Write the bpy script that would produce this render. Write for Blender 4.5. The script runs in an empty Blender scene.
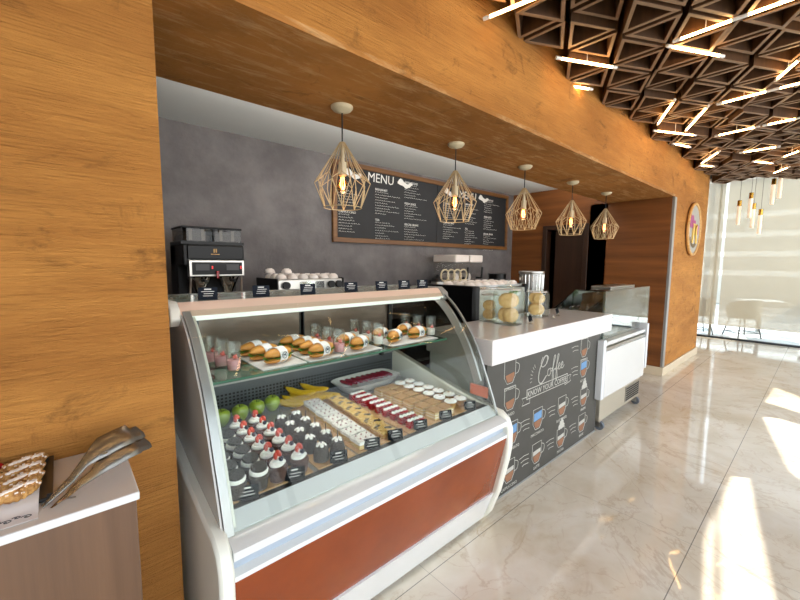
import bpy, bmesh, math, random
from mathutils import Vector, Matrix, noise
random.seed(7)
C = bpy.context.scene.collection
SC = bpy.context.scene
PI = math.pi

# ------------------------------------------------------------------ materials
def lin(h):
    out = []
    for i in (0, 2, 4):
        c = int(h[i:i + 2], 16) / 255
        out.append(c / 12.92 if c <= .04045 else ((c + .055) / 1.055) ** 2.4)
    return (*out, 1)

def mat(name, color='808080', rough=.5, metal=0, spec=.5, emit=None, estr=0, coat=0, trans=0,
        var=0, scale=20, stretch=(1, 1, 1), bump=0, bscale=None, sss=0, detail=6, color2=None, coords='Object'):
    """Principled material; var / color2 mix in procedural noise, bump adds relief."""
    m = bpy.data.materials.new(name); m.use_nodes = True
    nt = m.node_tree; b = nt.nodes['Principled BSDF']
    b.inputs['Base Color'].default_value = lin(color)
    b.inputs['Roughness'].default_value = rough
    b.inputs['Metallic'].default_value = metal
    b.inputs['Specular IOR Level'].default_value = spec
    b.inputs['Coat Weight'].default_value = coat
    b.inputs['Coat Roughness'].default_value = .05
    b.inputs['Transmission Weight'].default_value = trans
    if sss:
        b.inputs['Subsurface Weight'].default_value = sss
        b.inputs['Subsurface Radius'].default_value = (.01, .006, .004)
    if emit:
        b.inputs['Emission Color'].default_value = lin(emit)
        b.inputs['Emission Strength'].default_value = estr
    if color2 or var or bump:
        tc = nt.nodes.new('ShaderNodeTexCoord'); mp = nt.nodes.new('ShaderNodeMapping')
        mp.inputs['Scale'].default_value = stretch
        nt.links.new(tc.outputs[coords], mp.inputs['Vector'])
        n = nt.nodes.new('ShaderNodeTexNoise'); n.inputs['Scale'].default_value = scale
        n.inputs['Detail'].default_value = detail; n.inputs['Roughness'].default_value = .6
        nt.links.new(mp.outputs[0], n.inputs['Vector'])
        if color2 or var:
            r = nt.nodes.new('ShaderNodeValToRGB')
            c1 = lin(color); c2 = lin(color2) if color2 else (*[c * (1 - var) for c in c1[:3]], 1)
            r.color_ramp.elements[0].position = .35; r.color_ramp.elements[1].position = .68
            r.color_ramp.elements[0].color = c2; r.color_ramp.elements[1].color = c1
            nt.links.new(n.outputs['Fac'], r.inputs['Fac'])
            nt.links.new(r.outputs['Color'], b.inputs['Base Color'])
        if bump:
            n2 = n
            if bscale:
                n2 = nt.nodes.new('ShaderNodeTexNoise'); n2.inputs['Scale'].default_value = bscale
                n2.inputs['Detail'].default_value = 6
                nt.links.new(mp.outputs[0], n2.inputs['Vector'])
            bp = nt.nodes.new('ShaderNodeBump'); bp.inputs['Strength'].default_value = min(1, bump)
            bp.inputs['Distance'].default_value = .02
            nt.links.new(n2.outputs['Fac'], bp.inputs['Height'])
            nt.links.new(bp.outputs[0], b.inputs['Normal'])
    return m

def glass(name, tint='FFFFFF', rough=.0, ior=1.5, boost=1.0):
    """Thin pane: Fresnel mix of clear transmission and mirror reflection."""
    m = bpy.data.materials.new(name); m.use_nodes = True
    nt = m.node_tree; nt.nodes.clear()
    o = nt.nodes.new('ShaderNodeOutputMaterial'); mx = nt.nodes.new('ShaderNodeMixShader')
    t = nt.nodes.new('ShaderNodeBsdfTransparent'); g = nt.nodes.new('ShaderNodeBsdfGlossy')
    f = nt.nodes.new('ShaderNodeLayerWeight'); f.inputs['Blend'].default_value = .5
    pw = nt.nodes.new('ShaderNodeMath'); pw.operation = 'POWER'; pw.inputs[1].default_value = 5
    ma = nt.nodes.new('ShaderNodeMath'); ma.operation = 'MULTIPLY_ADD'; ma.inputs[1].default_value = .96; ma.inputs[2].default_value = .04
    nt.links.new(f.outputs['Facing'], pw.inputs[0]); nt.links.new(pw.outputs[0], ma.inputs[0])
    t.inputs['Color'].default_value = lin(tint); g.inputs['Roughness'].default_value = rough
    mu = nt.nodes.new('ShaderNodeMath'); mu.operation = 'MULTIPLY'; mu.inputs[1].default_value = boost
    mu.use_clamp = True
    nt.links.new(ma.outputs[0], mu.inputs[0]); nt.links.new(mu.outputs[0], mx.inputs['Fac'])
    nt.links.new(t.outputs[0], mx.inputs[1]); nt.links.new(g.outputs[0], mx.inputs[2])
    nt.links.new(mx.outputs[0], o.inputs['Surface'])
    return m

def plaster(name, base, mid, dark, streak=None, bump=.5, rough=.75, coords='Object'):
    """Hand-trowelled plaster: horizontal brush strokes, broad blotches, fine dark cracks."""
    m = bpy.data.materials.new(name); m.use_nodes = True
    nt = m.node_tree; b = nt.nodes['Principled BSDF']; b.inputs['Roughness'].default_value = rough
    b.inputs['Specular IOR Level'].default_value = .25
    N = nt.nodes.new; L = nt.links.new
    tc = N('ShaderNodeTexCoord')
    def nz(scale, st, det=5, rgh=.55, dist=0):
        mp = N('ShaderNodeMapping'); mp.inputs['Scale'].default_value = st
        L(tc.outputs[coords], mp.inputs['Vector'])
        n = N('ShaderNodeTexNoise'); n.inputs['Scale'].default_value = scale
        n.inputs['Detail'].default_value = det; n.inputs['Roughness'].default_value = rgh
        n.inputs['Distortion'].default_value = dist
        L(mp.outputs[0], n.inputs['Vector']); return n
    def ramp(src, p0, p1, c0, c1):
        r = N('ShaderNodeValToRGB'); e = r.color_ramp.elements
        e[0].position, e[1].position = p0, p1; e[0].color, e[1].color = c0, c1
        L(src.outputs['Fac'], r.inputs['Fac']); return r
    n1 = nz(2.2, (.5, .5, 2.2), 5, .6)
    n2 = nz(9, (.35, .35, 7), 6, .7, .3)
    n3 = nz(3.5, (1, 1, 1.6), 8, .75, .8)
    r1 = ramp(n1, .33, .66, lin(mid), lin(base))
    r3 = ramp(n3, .34, .45, (1, 1, 1, 1), (0, 0, 0, 1))
    r2 = ramp(n2, .30, .62, (.45, .45, .45, 1), (0, 0, 0, 1))
    mx = N('ShaderNodeMix'); mx.data_type = 'RGBA'; mx.inputs[7].default_value = lin(mid)
    L(r2.outputs['Color'], mx.inputs[0]); L(r1.outputs['Color'], mx.inputs[6])
    mx2 = N('ShaderNodeMix'); mx2.data_type = 'RGBA'; mx2.inputs[7].default_value = lin(dark)
    mu = N('ShaderNodeMath'); mu.operation = 'MULTIPLY'; mu.inputs[1].default_value = .6
    L(r3.outputs['Color'], mu.inputs[0]); L(mu.outputs[0], mx2.inputs[0]); L(mx.outputs[2], mx2.inputs[6])
    last = mx2
    if streak:
        n4 = nz(7, (.45, 2.4, 2.4), 8, .75, .4); r4 = ramp(n4, .50, .66, (0, 0, 0, 1), (.6, .6, .6, 1))
        mx3 = N('ShaderNodeMix'); mx3.data_type = 'RGBA'; mx3.inputs[7].default_value = lin(streak)
        L(r4.outputs['Color'], mx3.inputs[0]); L(mx2.outputs[2], mx3.inputs[6]); last = mx3
    n5 = nz(42, (.10, .10, 4.5), 4, .6, .15)          # fine trowel striations
    r5 = ramp(n5, .32, .46, (.24, .24, .24, 1), (0, 0, 0, 1))
    mx5 = N('ShaderNodeMix'); mx5.data_type = 'RGBA'; mx5.inputs[7].default_value = lin(dark)
    L(r5.outputs['Color'], mx5.inputs[0]); L(last.outputs[2], mx5.inputs[6]); L(mx5.outputs[2], b.inputs['Base Color'])
    a0 = N('ShaderNodeMath'); a0.operation = 'ADD'
    L(n2.outputs['Fac'], a0.inputs[0]); L(n3.outputs['Fac'], a0.inputs[1])
    ad = N('ShaderNodeMath'); ad.operation = 'ADD'
    L(a0.outputs[0], ad.inputs[0]); L(n5.outputs['Fac'], ad.inputs[1])
    bp = N('ShaderNodeBump'); bp.inputs['Strength'].default_value = bump; bp.inputs['Distance'].default_value = .012
    L(ad.outputs[0], bp.inputs['Height']); L(bp.outputs[0], b.inputs['Normal'])
    return m

def marble(name):
    """Polished cream marble slabs with brownish veins and thin joints."""
    m = bpy.data.materials.new(name); m.use_nodes = True
    nt = m.node_tree; b = nt.nodes['Principled BSDF']
    N = nt.nodes.new; L = nt.links.new
    b.inputs['Roughness'].default_value = .045; b.inputs['Specular IOR Level'].default_value = .6
    tc = N('ShaderNodeTexCoord')
    def nz(scale, det, dist=0, rgh=.6):
        n = N('ShaderNodeTexNoise'); n.inputs['Scale'].default_value = scale; n.inputs['Detail'].default_value = det
        n.inputs['Distortion'].default_value = dist; n.inputs['Roughness'].default_value = rgh
        L(tc.outputs['Object'], n.inputs['Vector']); return n
    cl = nz(1.6, 6, .6); r = N('ShaderNodeValToRGB'); e = r.color_ramp.elements
    e[0].position, e[1].position = .34, .66; e[0].color = lin('D2C3AA'); e[1].color = lin('E8DFCE')
    L(cl.outputs['Fac'], r.inputs['Fac'])
    def vein(scale, dist, w, col, amt, prev):
        n = nz(scale, 7, dist, .58)
        s = N('ShaderNodeMath'); s.operation = 'SUBTRACT'; s.inputs[1].default_value = .5; L(n.outputs['Fac'], s.inputs[0])
        a = N('ShaderNodeMath'); a.operation = 'ABSOLUTE'; L(s.outputs[0], a.inputs[0])
        rr = N('ShaderNodeValToRGB'); ee = rr.color_ramp.elements
        ee[0].position, ee[1].position = 0, w; ee[0].color = (amt, amt, amt, 1); ee[1].color = (0, 0, 0, 1)
        L(a.outputs[0], rr.inputs['Fac'])
        mx = N('ShaderNodeMix'); mx.data_type = 'RGBA'; mx.inputs[7].default_value = lin(col)
        L(rr.outputs['Color'], mx.inputs[0]); L(prev, mx.inputs[6]); return mx.outputs[2]
    c = vein(1.1, 1.6, .016, 'A67E4C', .30, r.outputs['Color'])
    c = vein(2.6, 1.1, .012, 'B0885A', .25, c)
    c = vein(.7, .9, .05, 'EFE9DE', .35, c)
    sp = N('ShaderNodeSeparateXYZ'); L(tc.outputs['Object'], sp.inputs[0])
    def joint(axis, off, pitch, w, col, amt, prev):
        a = N('ShaderNodeMath'); a.operation = 'SUBTRACT'; a.inputs[1].default_value = off; L(sp.outputs[axis], a.inputs[0])
        p = N('ShaderNodeMath'); p.operation = 'PINGPONG'; p.inputs[1].default_value = pitch / 2; L(a.outputs[0], p.inputs[0])
        l = N('ShaderNodeMath'); l.operation = 'LESS_THAN'; l.inputs[1].default_value = w; L(p.outputs[0], l.inputs[0])
        k = N('ShaderNodeMath'); k.operation = 'MULTIPLY'; k.inputs[1].default_value = amt; L(l.outputs[0], k.inputs[0])
        mx = N('ShaderNodeMix'); mx.data_type = 'RGBA'; mx.inputs[7].default_value = lin(col)
        L(k.outputs[0], mx.inputs[0]); L(prev, mx.inputs[6]); return mx.outputs[2]
    c = joint(1, .375, .795, .0022, '6A6660', .75, c)
    c = joint(0, 1.25, 1.2, .0016, '8A8070', .45, c)
    L(c, b.inputs['Base Color'])
    return m

def wood(name, c1, c2, axis='x', rough=.4, scale=6, coat=0):
    st = {'x': (.12, 2, 2), 'y': (2, .12, 2), 'z': (2, 2, .12)}[axis]
    return mat(name, c1, rough, color2=c2, scale=scale, stretch=st, bump=.08, detail=9, coat=coat)

M = dict(
    ochre=plaster('ochre_plaster', 'CE9048', 'AA7034', '65401C', bump=1.0),
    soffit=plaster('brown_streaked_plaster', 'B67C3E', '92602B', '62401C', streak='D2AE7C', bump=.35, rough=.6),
    gray_plaster=mat('grey_plaster', '787473', .85, color2='625E5E', scale=3, bump=.3, bscale=30, spec=.2),
    white_ceiling=mat('white_paint', 'DADBD6', .9, var=.03, scale=3),
    dark_void=mat('dark_paint', '1E1813', .9, var=.2, scale=4),
    end_wood=wood('brown_veneer', '8A5426', '673A16', 'y', .45, 5),
    floor=marble('cream_marble'),
    plinth=mat('cream_stone', 'DCCDB2', .25, var=.08, scale=6),
    ribbed=mat('ribbed_steel', 'A09E9A', .4, .7, var=.15, scale=6, stretch=(8, 8, .3)),
    steel=mat('brushed_steel', 'B9B6B0', .28, 1, var=.1, scale=4, stretch=(1, 40, 40)),
    tong_steel=mat('tong_steel', 'A4A4A4', .22, 1, var=.05, scale=6),
    chrome=mat('polished_steel', 'D0CECA', .08, 1, var=.03, scale=3),
    recess_shade=mat('blue_grey_recess_shade', 'A9B6C4', .3, .3, var=.04, scale=6),  # bluish shade of the rail's groove, put into the colour
    alu=mat('grey_aluminium', 'A9AAA8', .4, .6, var=.05, scale=8),
    white_plastic=mat('white_plastic', 'D8DAD6', .3, var=.02, scale=5, coat=.3),
    ivory_plastic=mat('ivory_plastic', 'E2E2D6', .35, var=.03, scale=5),
    white_lacquer=mat('white_lacquer', 'D9DBDA', .15, var=.015, scale=4, coat=.5),
    grey_lacquer=mat('pale_grey_panel', 'D5D9DC', .3, var=.02, scale=4),
    quartz=mat('white_quartz', 'DEDAD7', .12, var=.03, scale=12),
    red_panel=mat('rust_red_glossy_panel', '8A3C12', .10, color2='78320E', scale=3, coat=.4),
    pink_metal=mat('beige_pink_lacquer', 'DDBFAA', .3, var=.03, scale=4),
    lit_strip=mat('frosted_light_cover', 'E6ECE6', .4, var=.01, emit='FFF6E8', estr=.25),
    frost=mat('green_frosted_glass', 'B4C4B6', .12, var=.05, scale=6, spec=.6),
    pane=glass('clear_glass', 'F6F9F7', boost=1.25),
    gelato_pane=glass('coated_case_glass', 'EFF5F3', boost=2.2),
    pane_curved=glass('curved_front_glass', 'F6F9F7', boost=.25),
    side_glass=glass('tinted_side_glass', 'DADBD8', boost=.8),
    frosted_side=mat('frosted_side_panel', 'B9B7B0', .18, var=.05, scale=5, coat=.2),
    door_glass=glass('smoked_rear_glass', '75695E', boost=1.8),
    rear_door=mat('brown_reflection_panel', '8A796C', .2, .25, color2='74655A', scale=4, stretch=(1, 1, 4)),  # brown room reflection of mirrored doors, painted into the panel colour
    shelf_glass=glass('green_shelf_glass', 'D5E6DC', boost=1.2),
    green_edge=mat('green_glass_edge', '3F6B55', .1, var=.1, scale=10),
    smoky_glass=glass('smoky_hopper_plastic', '9A948A', boost=1.0),
    cup_glass=glass('thin_drinking_glass', 'FCFDFC', boost=1.6),
    jar_glass=glass('jar_glass', 'FAFCFA', boost=.9),
    deck_metal=mat('display_deck_metal', '8E8A84', .35, .5, var=.1, scale=10),
    vent_metal=mat('perforated_metal', '5D6166', .4, .4, var=.1, scale=12),
    black=mat('black_plastic', '0B0B0C', .55, var=.15, scale=8),
    black_gloss=mat('black_gloss', '09090A', .3, var=.1, scale=8, spec=.22),
    card=mat('dark_slate_card', '1D222C', .8, var=.12, scale=18, spec=.15),
    card_deck=mat('charcoal_card', '15171A', .9, var=.12, scale=18, spec=.1),
    chalk=mat('white_chalk', 'E9E8E2', .9, var=.08, scale=60),
    chalk_soft=mat('soft_grey_chalk', 'BDBBB2', .9, var=.15, scale=60),
    chalkboard=mat('charcoal_chalkboard', '4A4844', .55, color2='43423C', scale=4, spec=.35),
    menu_black=mat('menu_blackboard', '1D1E20', .7, var=.2, scale=5),
    frame_wood=wood('board_frame_wood', '7E5426', '5C3A18', 'x', .5, 8),
    cable=mat('black_cable', '141414', .6, var=.1, scale=9),
    gold_wire=mat('pale_gold_wire', 'C6AE84', .45, .25, var=.08, scale=20),
    canopy=mat('beige_canopy', 'CDBE9C', .5, var=.04, scale=9),
    bulb=glass('amber_bulb_glass', 'FFD9A0', boost=1.5),
    filament=mat('glowing_filament', 'FFB45A', .5, var=.01, emit='FFC98A', estr=14),
    coffer=wood('dark_coffer_wood', '5E4026', '422B18', 'z', .5, 7),
    coffer_in=wood('dark_coffer_lining', '4A3220', '382413', 'z', .6, 6),
    coffer_rim=mat('pale_brown_edging', '8E7258', .5, var=.15, scale=20),
    led=mat('warm_led_tube', 'FFF0D8', .4, var=.01, emit='FFC880', estr=24),
    led_cap=mat('white_tube_cap', 'E8E8E4', .4, var=.02, scale=9),
    rope=mat('gold_rope', 'E2B878', .5, color2='C8924A', scale=40, bump=.4),
    sign_grey=mat('sign_grey', 'A6A49C', .5, var=.05, scale=6),
    sign_pink=mat('sign_magenta', 'A8447E', .5, var=.1, scale=12),
    sign_gold=mat('sign_gold', 'D9B55A', .4, .2, var=.1, scale=12),
    sign_green=mat('sign_olive', '6E5A34', .5, var=.1, scale=12),
    table_wood=wood('brown_veneer_cabinet', '6E5038', '523A28', 'z', .32, 5, coat=.2),
    board_wood=wood('pale_board', 'C9A273', 'B98F60', 'y', .6, 8),
    tray_black=mat('black_tray', '1C1A1A', .3, var=.1, scale=8),
    paper=mat('white_paper', 'E6E4E4', .8, var=.04, scale=20),
    ink=mat('blue_black_ink', '3A4450', .8, var=.1, scale=20),
    pastry=mat('toasted_pastry', 'D8A860', .6, color2='8E5A22', scale=45, bump=.6, bscale=60),
    nuts=mat('chopped_nuts', 'E0BE82', .7, color2='BE8440', scale=50),
    sugar=mat('icing_sugar', 'F0E6DC', .8, var=.06, scale=40),
    red_berry=mat('red_glazed_berry', 'A8141C', .15, color2='7E0C14', scale=30, coat=.5),
    cocoa=mat('chocolate_sponge', '4A4038', .7, color2='3A322C', scale=40, bump=.5, bscale=80),
    cocoa_red=mat('brown_sponge', '5A3E34', .7, color2='47302A', scale=40, bump=.5, bscale=80),
    wafer=mat('black_cookie', '38352F', .7, color2='2A2723', scale=50, bump=.6, bscale=90),
    cream=mat('whipped_cream', 'F1EFEA', .5, var=.03, scale=20, sss=.1),
    strawberry=mat('cut_strawberry', 'D9614E', .3, color2='B8382E', scale=40),
    blueberry=mat('blueberry', '2C2F40', .5, var=.2, scale=40),
    stick=mat('dark_stick', '3A2E26', .6, var=.2, scale=30),
    meringue=mat('white_coconut', 'F4F2EC', .8, var=.05, scale=60, bump=.7, bscale=90),
    sponge=mat('yellow_sponge', 'D8BE86', .8, color2='C6A566', scale=50),
    cocoa_top=mat('cinnamon_crumb', '8A5A2C', .8, color2='C8A068', scale=70, bump=.6, bscale=90),
    bar_tan=mat('tan_cookie_bar', 'B98E54', .7, color2='9A7038', scale=40, bump=.4),
    lattice_icing=mat('caramel_lattice', 'E4C47E', .5, color2='D2A958', scale=40),
    dark_choc=mat('dark_chocolate', '3A2C22', .35, var=.2, scale=30),
    red_jelly=mat('red_mousse', 'B3161F', .2, color2='8E1018', scale=20, coat=.3),
    apple=mat('green_apple', '9DB03A', .3, color2='7C942C', scale=6, coat=.3),
    banana=mat('banana_skin', 'E3BC2C', .45, color2='CFA31E', scale=14, stretch=(1, 1, 1)),
    banana_tip=mat('banana_tip', '4A3A1C', .7, var=.2, scale=20),
    dish=mat('white_dish', 'E4E2DC', .2, var=.02, scale=6, coat=.3),
    plum=mat('dark_red_fruit', '6A1626', .25, color2='8E2034', scale=18, coat=.3),
    bun=mat('golden_bun', 'D39A4C', .45, color2='B9772F', scale=18),
    lettuce=mat('lettuce', '6E9A34', .5, color2='4C7822', scale=30),
    filling=mat('dark_filling', '5A3A24', .6, var=.3, scale=30),
    pink_cream=mat('pink_mousse', 'DDA0A4', .5, var=.06, scale=20),
    white_cream=mat('white_panna_cotta', 'EFEAE4', .5, var=.03, scale=20),
    biscuit=mat('butter_biscuit', 'E6C68C', .7, color2='D6AE6E', scale=35, bump=.3),
    porcelain=mat('white_porcelain', 'E9E0D8', .25, var=.03, scale=10, coat=.3),
    red_light=mat('red_indicator', 'C01A1A', .3, var=.01, emit='E02020', estr=1.0),
    spout=mat('dark_grey_plastic', '2E2E30', .4, var=.1, scale=9),
    green_mark=mat('green_print', '6E9A4A', .4, var=.1, scale=9),
    door_dark=wood('dark_door_wood', '3A2212', '2A180C', 'z', .45, 5),
    blind=None, outside=mat('pale_paving', 'CFCBC4', .8, var=.1, scale=3),
    outside_white=mat('white_painted_beam', 'E8E6E0', .6, var=.03, scale=4),
    rattan=mat('grey_rattan', 'B0A698', .7, var=.2, scale=40),
    dark_metal=mat('dark_metal', '3A3D40', .45, .5, var=.1, scale=9),
    brass=mat('brass', 'C09A48', .25, .9, var=.1, scale=9),
    lamp_glass=mat('lit_opal_glass', 'F6EAD8', .3, var=.01, emit='FFE2BC', estr=.5),
    mug_brown=mat('chalk_coffee_brown', '94694E', .9, var=.12, scale=40),
    mug_blue=mat('chalk_milk_blue', '6C93BC', .9, var=.1, scale=40),
    caster=mat('grey_rubber', '6A7078', .5, var=.1, scale=9),
    liner=mat('white_liner', 'E6E8E6', .3, var=.02, scale=5),
    copper_base=mat('stainless_beige', 'C6BFAE', .35, .6, var=.05, scale=5, stretch=(1, 1, 20)),
    asphalt=mat('outdoor_ground', 'BDB8B0', .9, var=.1, scale=2),
)

def blind_material():
    m = bpy.data.materials.new('sheer_cream_screen'); m.use_nodes = True
    nt = m.node_tree; nt.nodes.clear(); N = nt.nodes.new; L = nt.links.new
    o = N('ShaderNodeOutputMaterial'); m1 = N('ShaderNodeMixShader'); m2 = N('ShaderNodeMixShader')
    t = N('ShaderNodeBsdfTransparent'); d = N('ShaderNodeBsdfDiffuse'); tl = N('ShaderNodeBsdfTranslucent')
    w = N('ShaderNodeTexNoise'); w.inputs['Scale'].default_value = 3
    r = N('ShaderNodeValToRGB'); r.color_ramp.elements[0].color = lin('B9AD98'); r.color_ramp.elements[1].color = lin('C4B8A3')
    L(w.outputs['Fac'], r.inputs['Fac'])
    L(r.outputs['Color'], d.inputs['Color']); L(r.outputs['Color'], tl.inputs['Color'])
    m1.inputs['Fac'].default_value = .55; L(d.outputs[0], m1.inputs[1]); L(tl.outputs[0], m1.inputs[2])
    m2.inputs['Fac'].default_value = .40; L(m1.outputs[0], m2.inputs[1]); L(t.outputs[0], m2.inputs[2])
    L(m2.outputs[0], o.inputs['Surface']); return m
M['blind'] = blind_material()

# ------------------------------------------------------------------ mesh builder
class MB:
    def __init__(s): s.v = []; s.f = []; s.sm = []; s.X = Matrix()
    def add(s, vs, fs, smooth=False):
        k = len(s.v); s.v += [s.X @ Vector(p) for p in vs]
        s.f += [[i + k for i in f] for f in fs]; s.sm += [smooth] * len(fs); return s
    def at(s, loc=(0, 0, 0), rz=0, rx=0, ry=0, sc=1):
        s.X = Matrix.Translation(loc) @ Matrix.Rotation(rz, 4, 'Z') @ Matrix.Rotation(rx, 4, 'X') @ Matrix.Rotation(ry, 4, 'Y') @ Matrix.Scale(sc, 4)
        return s
    def box(s, x0, x1, y0, y1, z0, z1):
        return s.add([(x0, y0, z0), (x1, y0, z0), (x1, y1, z0), (x0, y1, z0), (x0, y0, z1), (x1, y0, z1), (x1, y1, z1), (x0, y1, z1)],
                     [(3, 2, 1, 0), (4, 5, 6, 7), (0, 1, 5, 4), (1, 2, 6, 5), (2, 3, 7, 6), (3, 0, 4, 7)])
    def prism(s, poly, axis, a, b, smooth=False):
        def P(p, t): return {'x': (t, p[0], p[1]), 'y': (p[0], t, p[1]), 'z': (p[0], p[1], t)}[axis]
        n = len(poly)
        area = sum(poly[i][0] * poly[(i + 1) % n][1] - poly[(i + 1) % n][0] * poly[i][1] for i in range(n))
        q = poly if (area > 0) != (axis == 'y') else poly[::-1]
        vs = [P(p, a) for p in q] + [P(p, b) for p in q]
        s.add(vs, [list(range(n))[::-1], [i + n for i in range(n)]])
        k = len(s.v) - 2 * n
        for i in range(n):
            j = (i + 1) % n; s.f.append([k + i, k + j, k + j + n, k + i + n]); s.sm.append(smooth)
        return s
    def lathe(s, prof, c=(0, 0, 0), n=20, smooth=True, close=True):
        vs = []; fs = []
        for r, z in prof:
            for i in range(n):
                a = 2 * PI * i / n; vs.append((c[0] + r * math.cos(a), c[1] + r * math.sin(a), c[2] + z))
        for k in range(len(prof) - 1):
            for i in range(n):
                j = (i + 1) % n; fs.append((k * n + i, k * n + j, (k + 1) * n + j, (k + 1) * n + i))
        s.add(vs, fs, smooth)
        if close:
            b = len(s.v) - len(vs)
            if prof[0][0] > 1e-5: s.f.append([b + i for i in range(n)][::-1]); s.sm.append(False)
            if prof[-1][0] > 1e-5: s.f.append([b + (len(prof) - 1) * n + i for i in range(n)]); s.sm.append(False)
        return s
    def cyl(s, c, r, h, n=20, r2=None): return s.lathe([(r, 0), (r if r2 is None else r2, h)], c, n)
    def ball(s, c, r, n=14, m=9, fn=None):
        r = r if isinstance(r, tuple) else (r, r, r); vs = []; fs = []
        for k in range(m + 1):
            t = PI * k / m
            for i in range(n):
                a = 2 * PI * i / n
                d = Vector((math.sin(t) * math.cos(a), math.sin(t) * math.sin(a), -math.cos(t)))
                g = fn(d) if fn else 1
                vs.append((c[0] + d.x * r[0] * g, c[1] + d.y * r[1] * g, c[2] + d.z * r[2] * g))
        for k in range(m):
            for i in range(n):
                j = (i + 1) % n; fs.append((k * n + i, k * n + j, (k + 1) * n + j, (k + 1) * n + i))
        return s.add(vs, fs, True)
    def tube(s, pts, r, n=6, closed=False, taper=None):
        pts = [Vector(p) for p in pts]; vs = []; fs = []; N = len(pts); up = None
        for i, p in enumerate(pts):
            if closed: t = pts[(i + 1) % N] - pts[i - 1]
            else: t = pts[min(i + 1, N - 1)] - pts[max(i - 1, 0)]
            t.normalize()
            if up is None: up = Vector((0, 0, 1)) if abs(t.z) < .9 else Vector((1, 0, 0))
            a = t.cross(up)
            if a.length < 1e-4: a = t.cross(Vector((0, 1, 0)))
            a.normalize(); b = t.cross(a).normalized(); up = -b
            rr = r[i] if isinstance(r, (list, tuple)) else r
            for k in range(n):
                w = 2 * PI * k / n; vs.append(p + a * rr * math.cos(w) + b * rr * math.sin(w))
        for i in range(N if closed else N - 1):
            for k in range(n):
                l = (k + 1) % n; j = (i + 1) % N
                fs.append((i * n + k, j * n + k, j * n + l, i * n + l))
        if not closed: fs += [list(range(n)), [(N - 1) * n + k for k in range(n)][::-1]]
        return s.add(vs, fs, n > 4)
    def sheet(s, prof, x0, x1, th):
        """Profile (y,z) swept along x, thickness th along the profile's normals."""
        o = []
        for i, p in enumerate(prof):
            a = prof[max(i - 1, 0)]; b = prof[min(i + 1, len(prof) - 1)]
            d = Vector((b[0] - a[0], b[1] - a[1])).normalized(); o.append((p[0] - d.y * th, p[1] + d.x * th))
        return s.strip(prof, o, x0, x1)
    def strip(s, A, B, x0, x1):
        n = len(A); vs = []
        for x in (x0, x1):
            vs += [(x, *p) for p in A]; vs += [(x, *p) for p in B]
        fs = []
        for i in range(n - 1):
            fs.append((i, i + 1, 2 * n + i + 1, 2 * n + i)); fs.append((n + i + 1, n + i, 3 * n + i, 3 * n + i + 1))
            fs.append((i + 1, i, n + i, n + i + 1)); fs.append((2 * n + i, 2 * n + i + 1, 3 * n + i + 1, 3 * n + i))
        fs.append((0, 2 * n, 3 * n, n)); fs.append((n - 1, 2 * n - 1, 4 * n - 1, 3 * n - 1))
        return s.add(vs, fs, False)
    def text(s, txt, o, size, xdir=(1, 0, 0), ydir=(0, 0, 1), ext=.0008, align='LEFT', shear=0):
        c = bpy.data.curves.new('t', 'FONT'); c.body = txt; c.size = size; c.extrude = ext
        c.align_x = align; c.resolution_u = 2; c.shear = shear
        ob = bpy.data.objects.new('t', c); C.objects.link(ob)
        dg = bpy.context.evaluated_depsgraph_get()
        me = bpy.data.meshes.new_from_object(ob.evaluated_get(dg))
        x = Vector(xdir); y = Vector(ydir); z = x.cross(y); O = Vector(o)
        s.add([O + x * v.co.x + y * v.co.y + z * v.co.z for v in me.vertices], [list(p.vertices) for p in me.polygons])
        bpy.data.objects.remove(ob); bpy.data.curves.remove(c); bpy.data.meshes.remove(me)
        return s
    def build(s, name, m, parent=None, bevel=0, loc=None, fix=True, **props):
        me = bpy.data.meshes.new(name)
        off = Vector((0, 0, 0))
        if loc is not None: off = Vector(loc)
        elif parent is not None: off = wloc(parent)
        me.from_pydata([v - off for v in s.v], [], s.f)
        for p, q in zip(me.polygons, s.sm): p.use_smooth = q
        bm = bmesh.new(); bm.from_mesh(me)
        if fix: bmesh.ops.recalc_face_normals(bm, faces=bm.faces)
        bm.to_mesh(me); bm.free(); me.set_sharp_from_angle(angle=math.radians(42)); me.update()
        me.materials.append(m)
        o = bpy.data.objects.new(name, me); C.objects.link(o)
        if parent is not None: o.parent = parent
        elif loc is not None: o.location = off
        if bevel:
            b = o.modifiers.new('bevel', 'BEVEL'); b.width = bevel; b.segments = 2; b.limit_method = 'ANGLE'
            b.angle_limit = math.radians(50)
        for k, v in props.items(): o[k] = v
        return o

def wloc(o):
    t = Vector((0, 0, 0))
    while o is not None: t += o.location; o = o.parent
    return t
def thing(name, label, cat, loc=(0, 0, 0), group=None, rz=0):
    o = bpy.data.objects.new(name, None); o.empty_display_size = .05; C.objects.link(o)
    o.location = loc; o.rotation_euler.z = rz; o['label'] = label; o['category'] = cat
    if group: o['group'] = group
    return o
def tag(o, label, cat, group=None):
    o['label'] = label; o['category'] = cat
    if group: o['group'] = group
    return o
def struct(name, mb, m, bevel=0): return mb.build(name, m, bevel=bevel, kind='structure')
def copy_tree(o, parent=None):
    c = o.copy(); C.objects.link(c)
    if parent is not None: c.parent = parent
    for ch in list(o.children): copy_tree(ch, c)
    return c
class Rep:
    """First use moves the source itself, later uses copy it with its parts."""
    def __init__(s, src): s.src = src; s.used = False
    def put(s, loc, rz=0, label=None, sc=None):
        o = copy_tree(s.src) if s.used else s.src
        s.used = True; o.location = loc; o.rotation_euler.z = rz
        if label: o['label'] = label
        if sc: o.scale = (sc, sc, sc)
        return o
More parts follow.
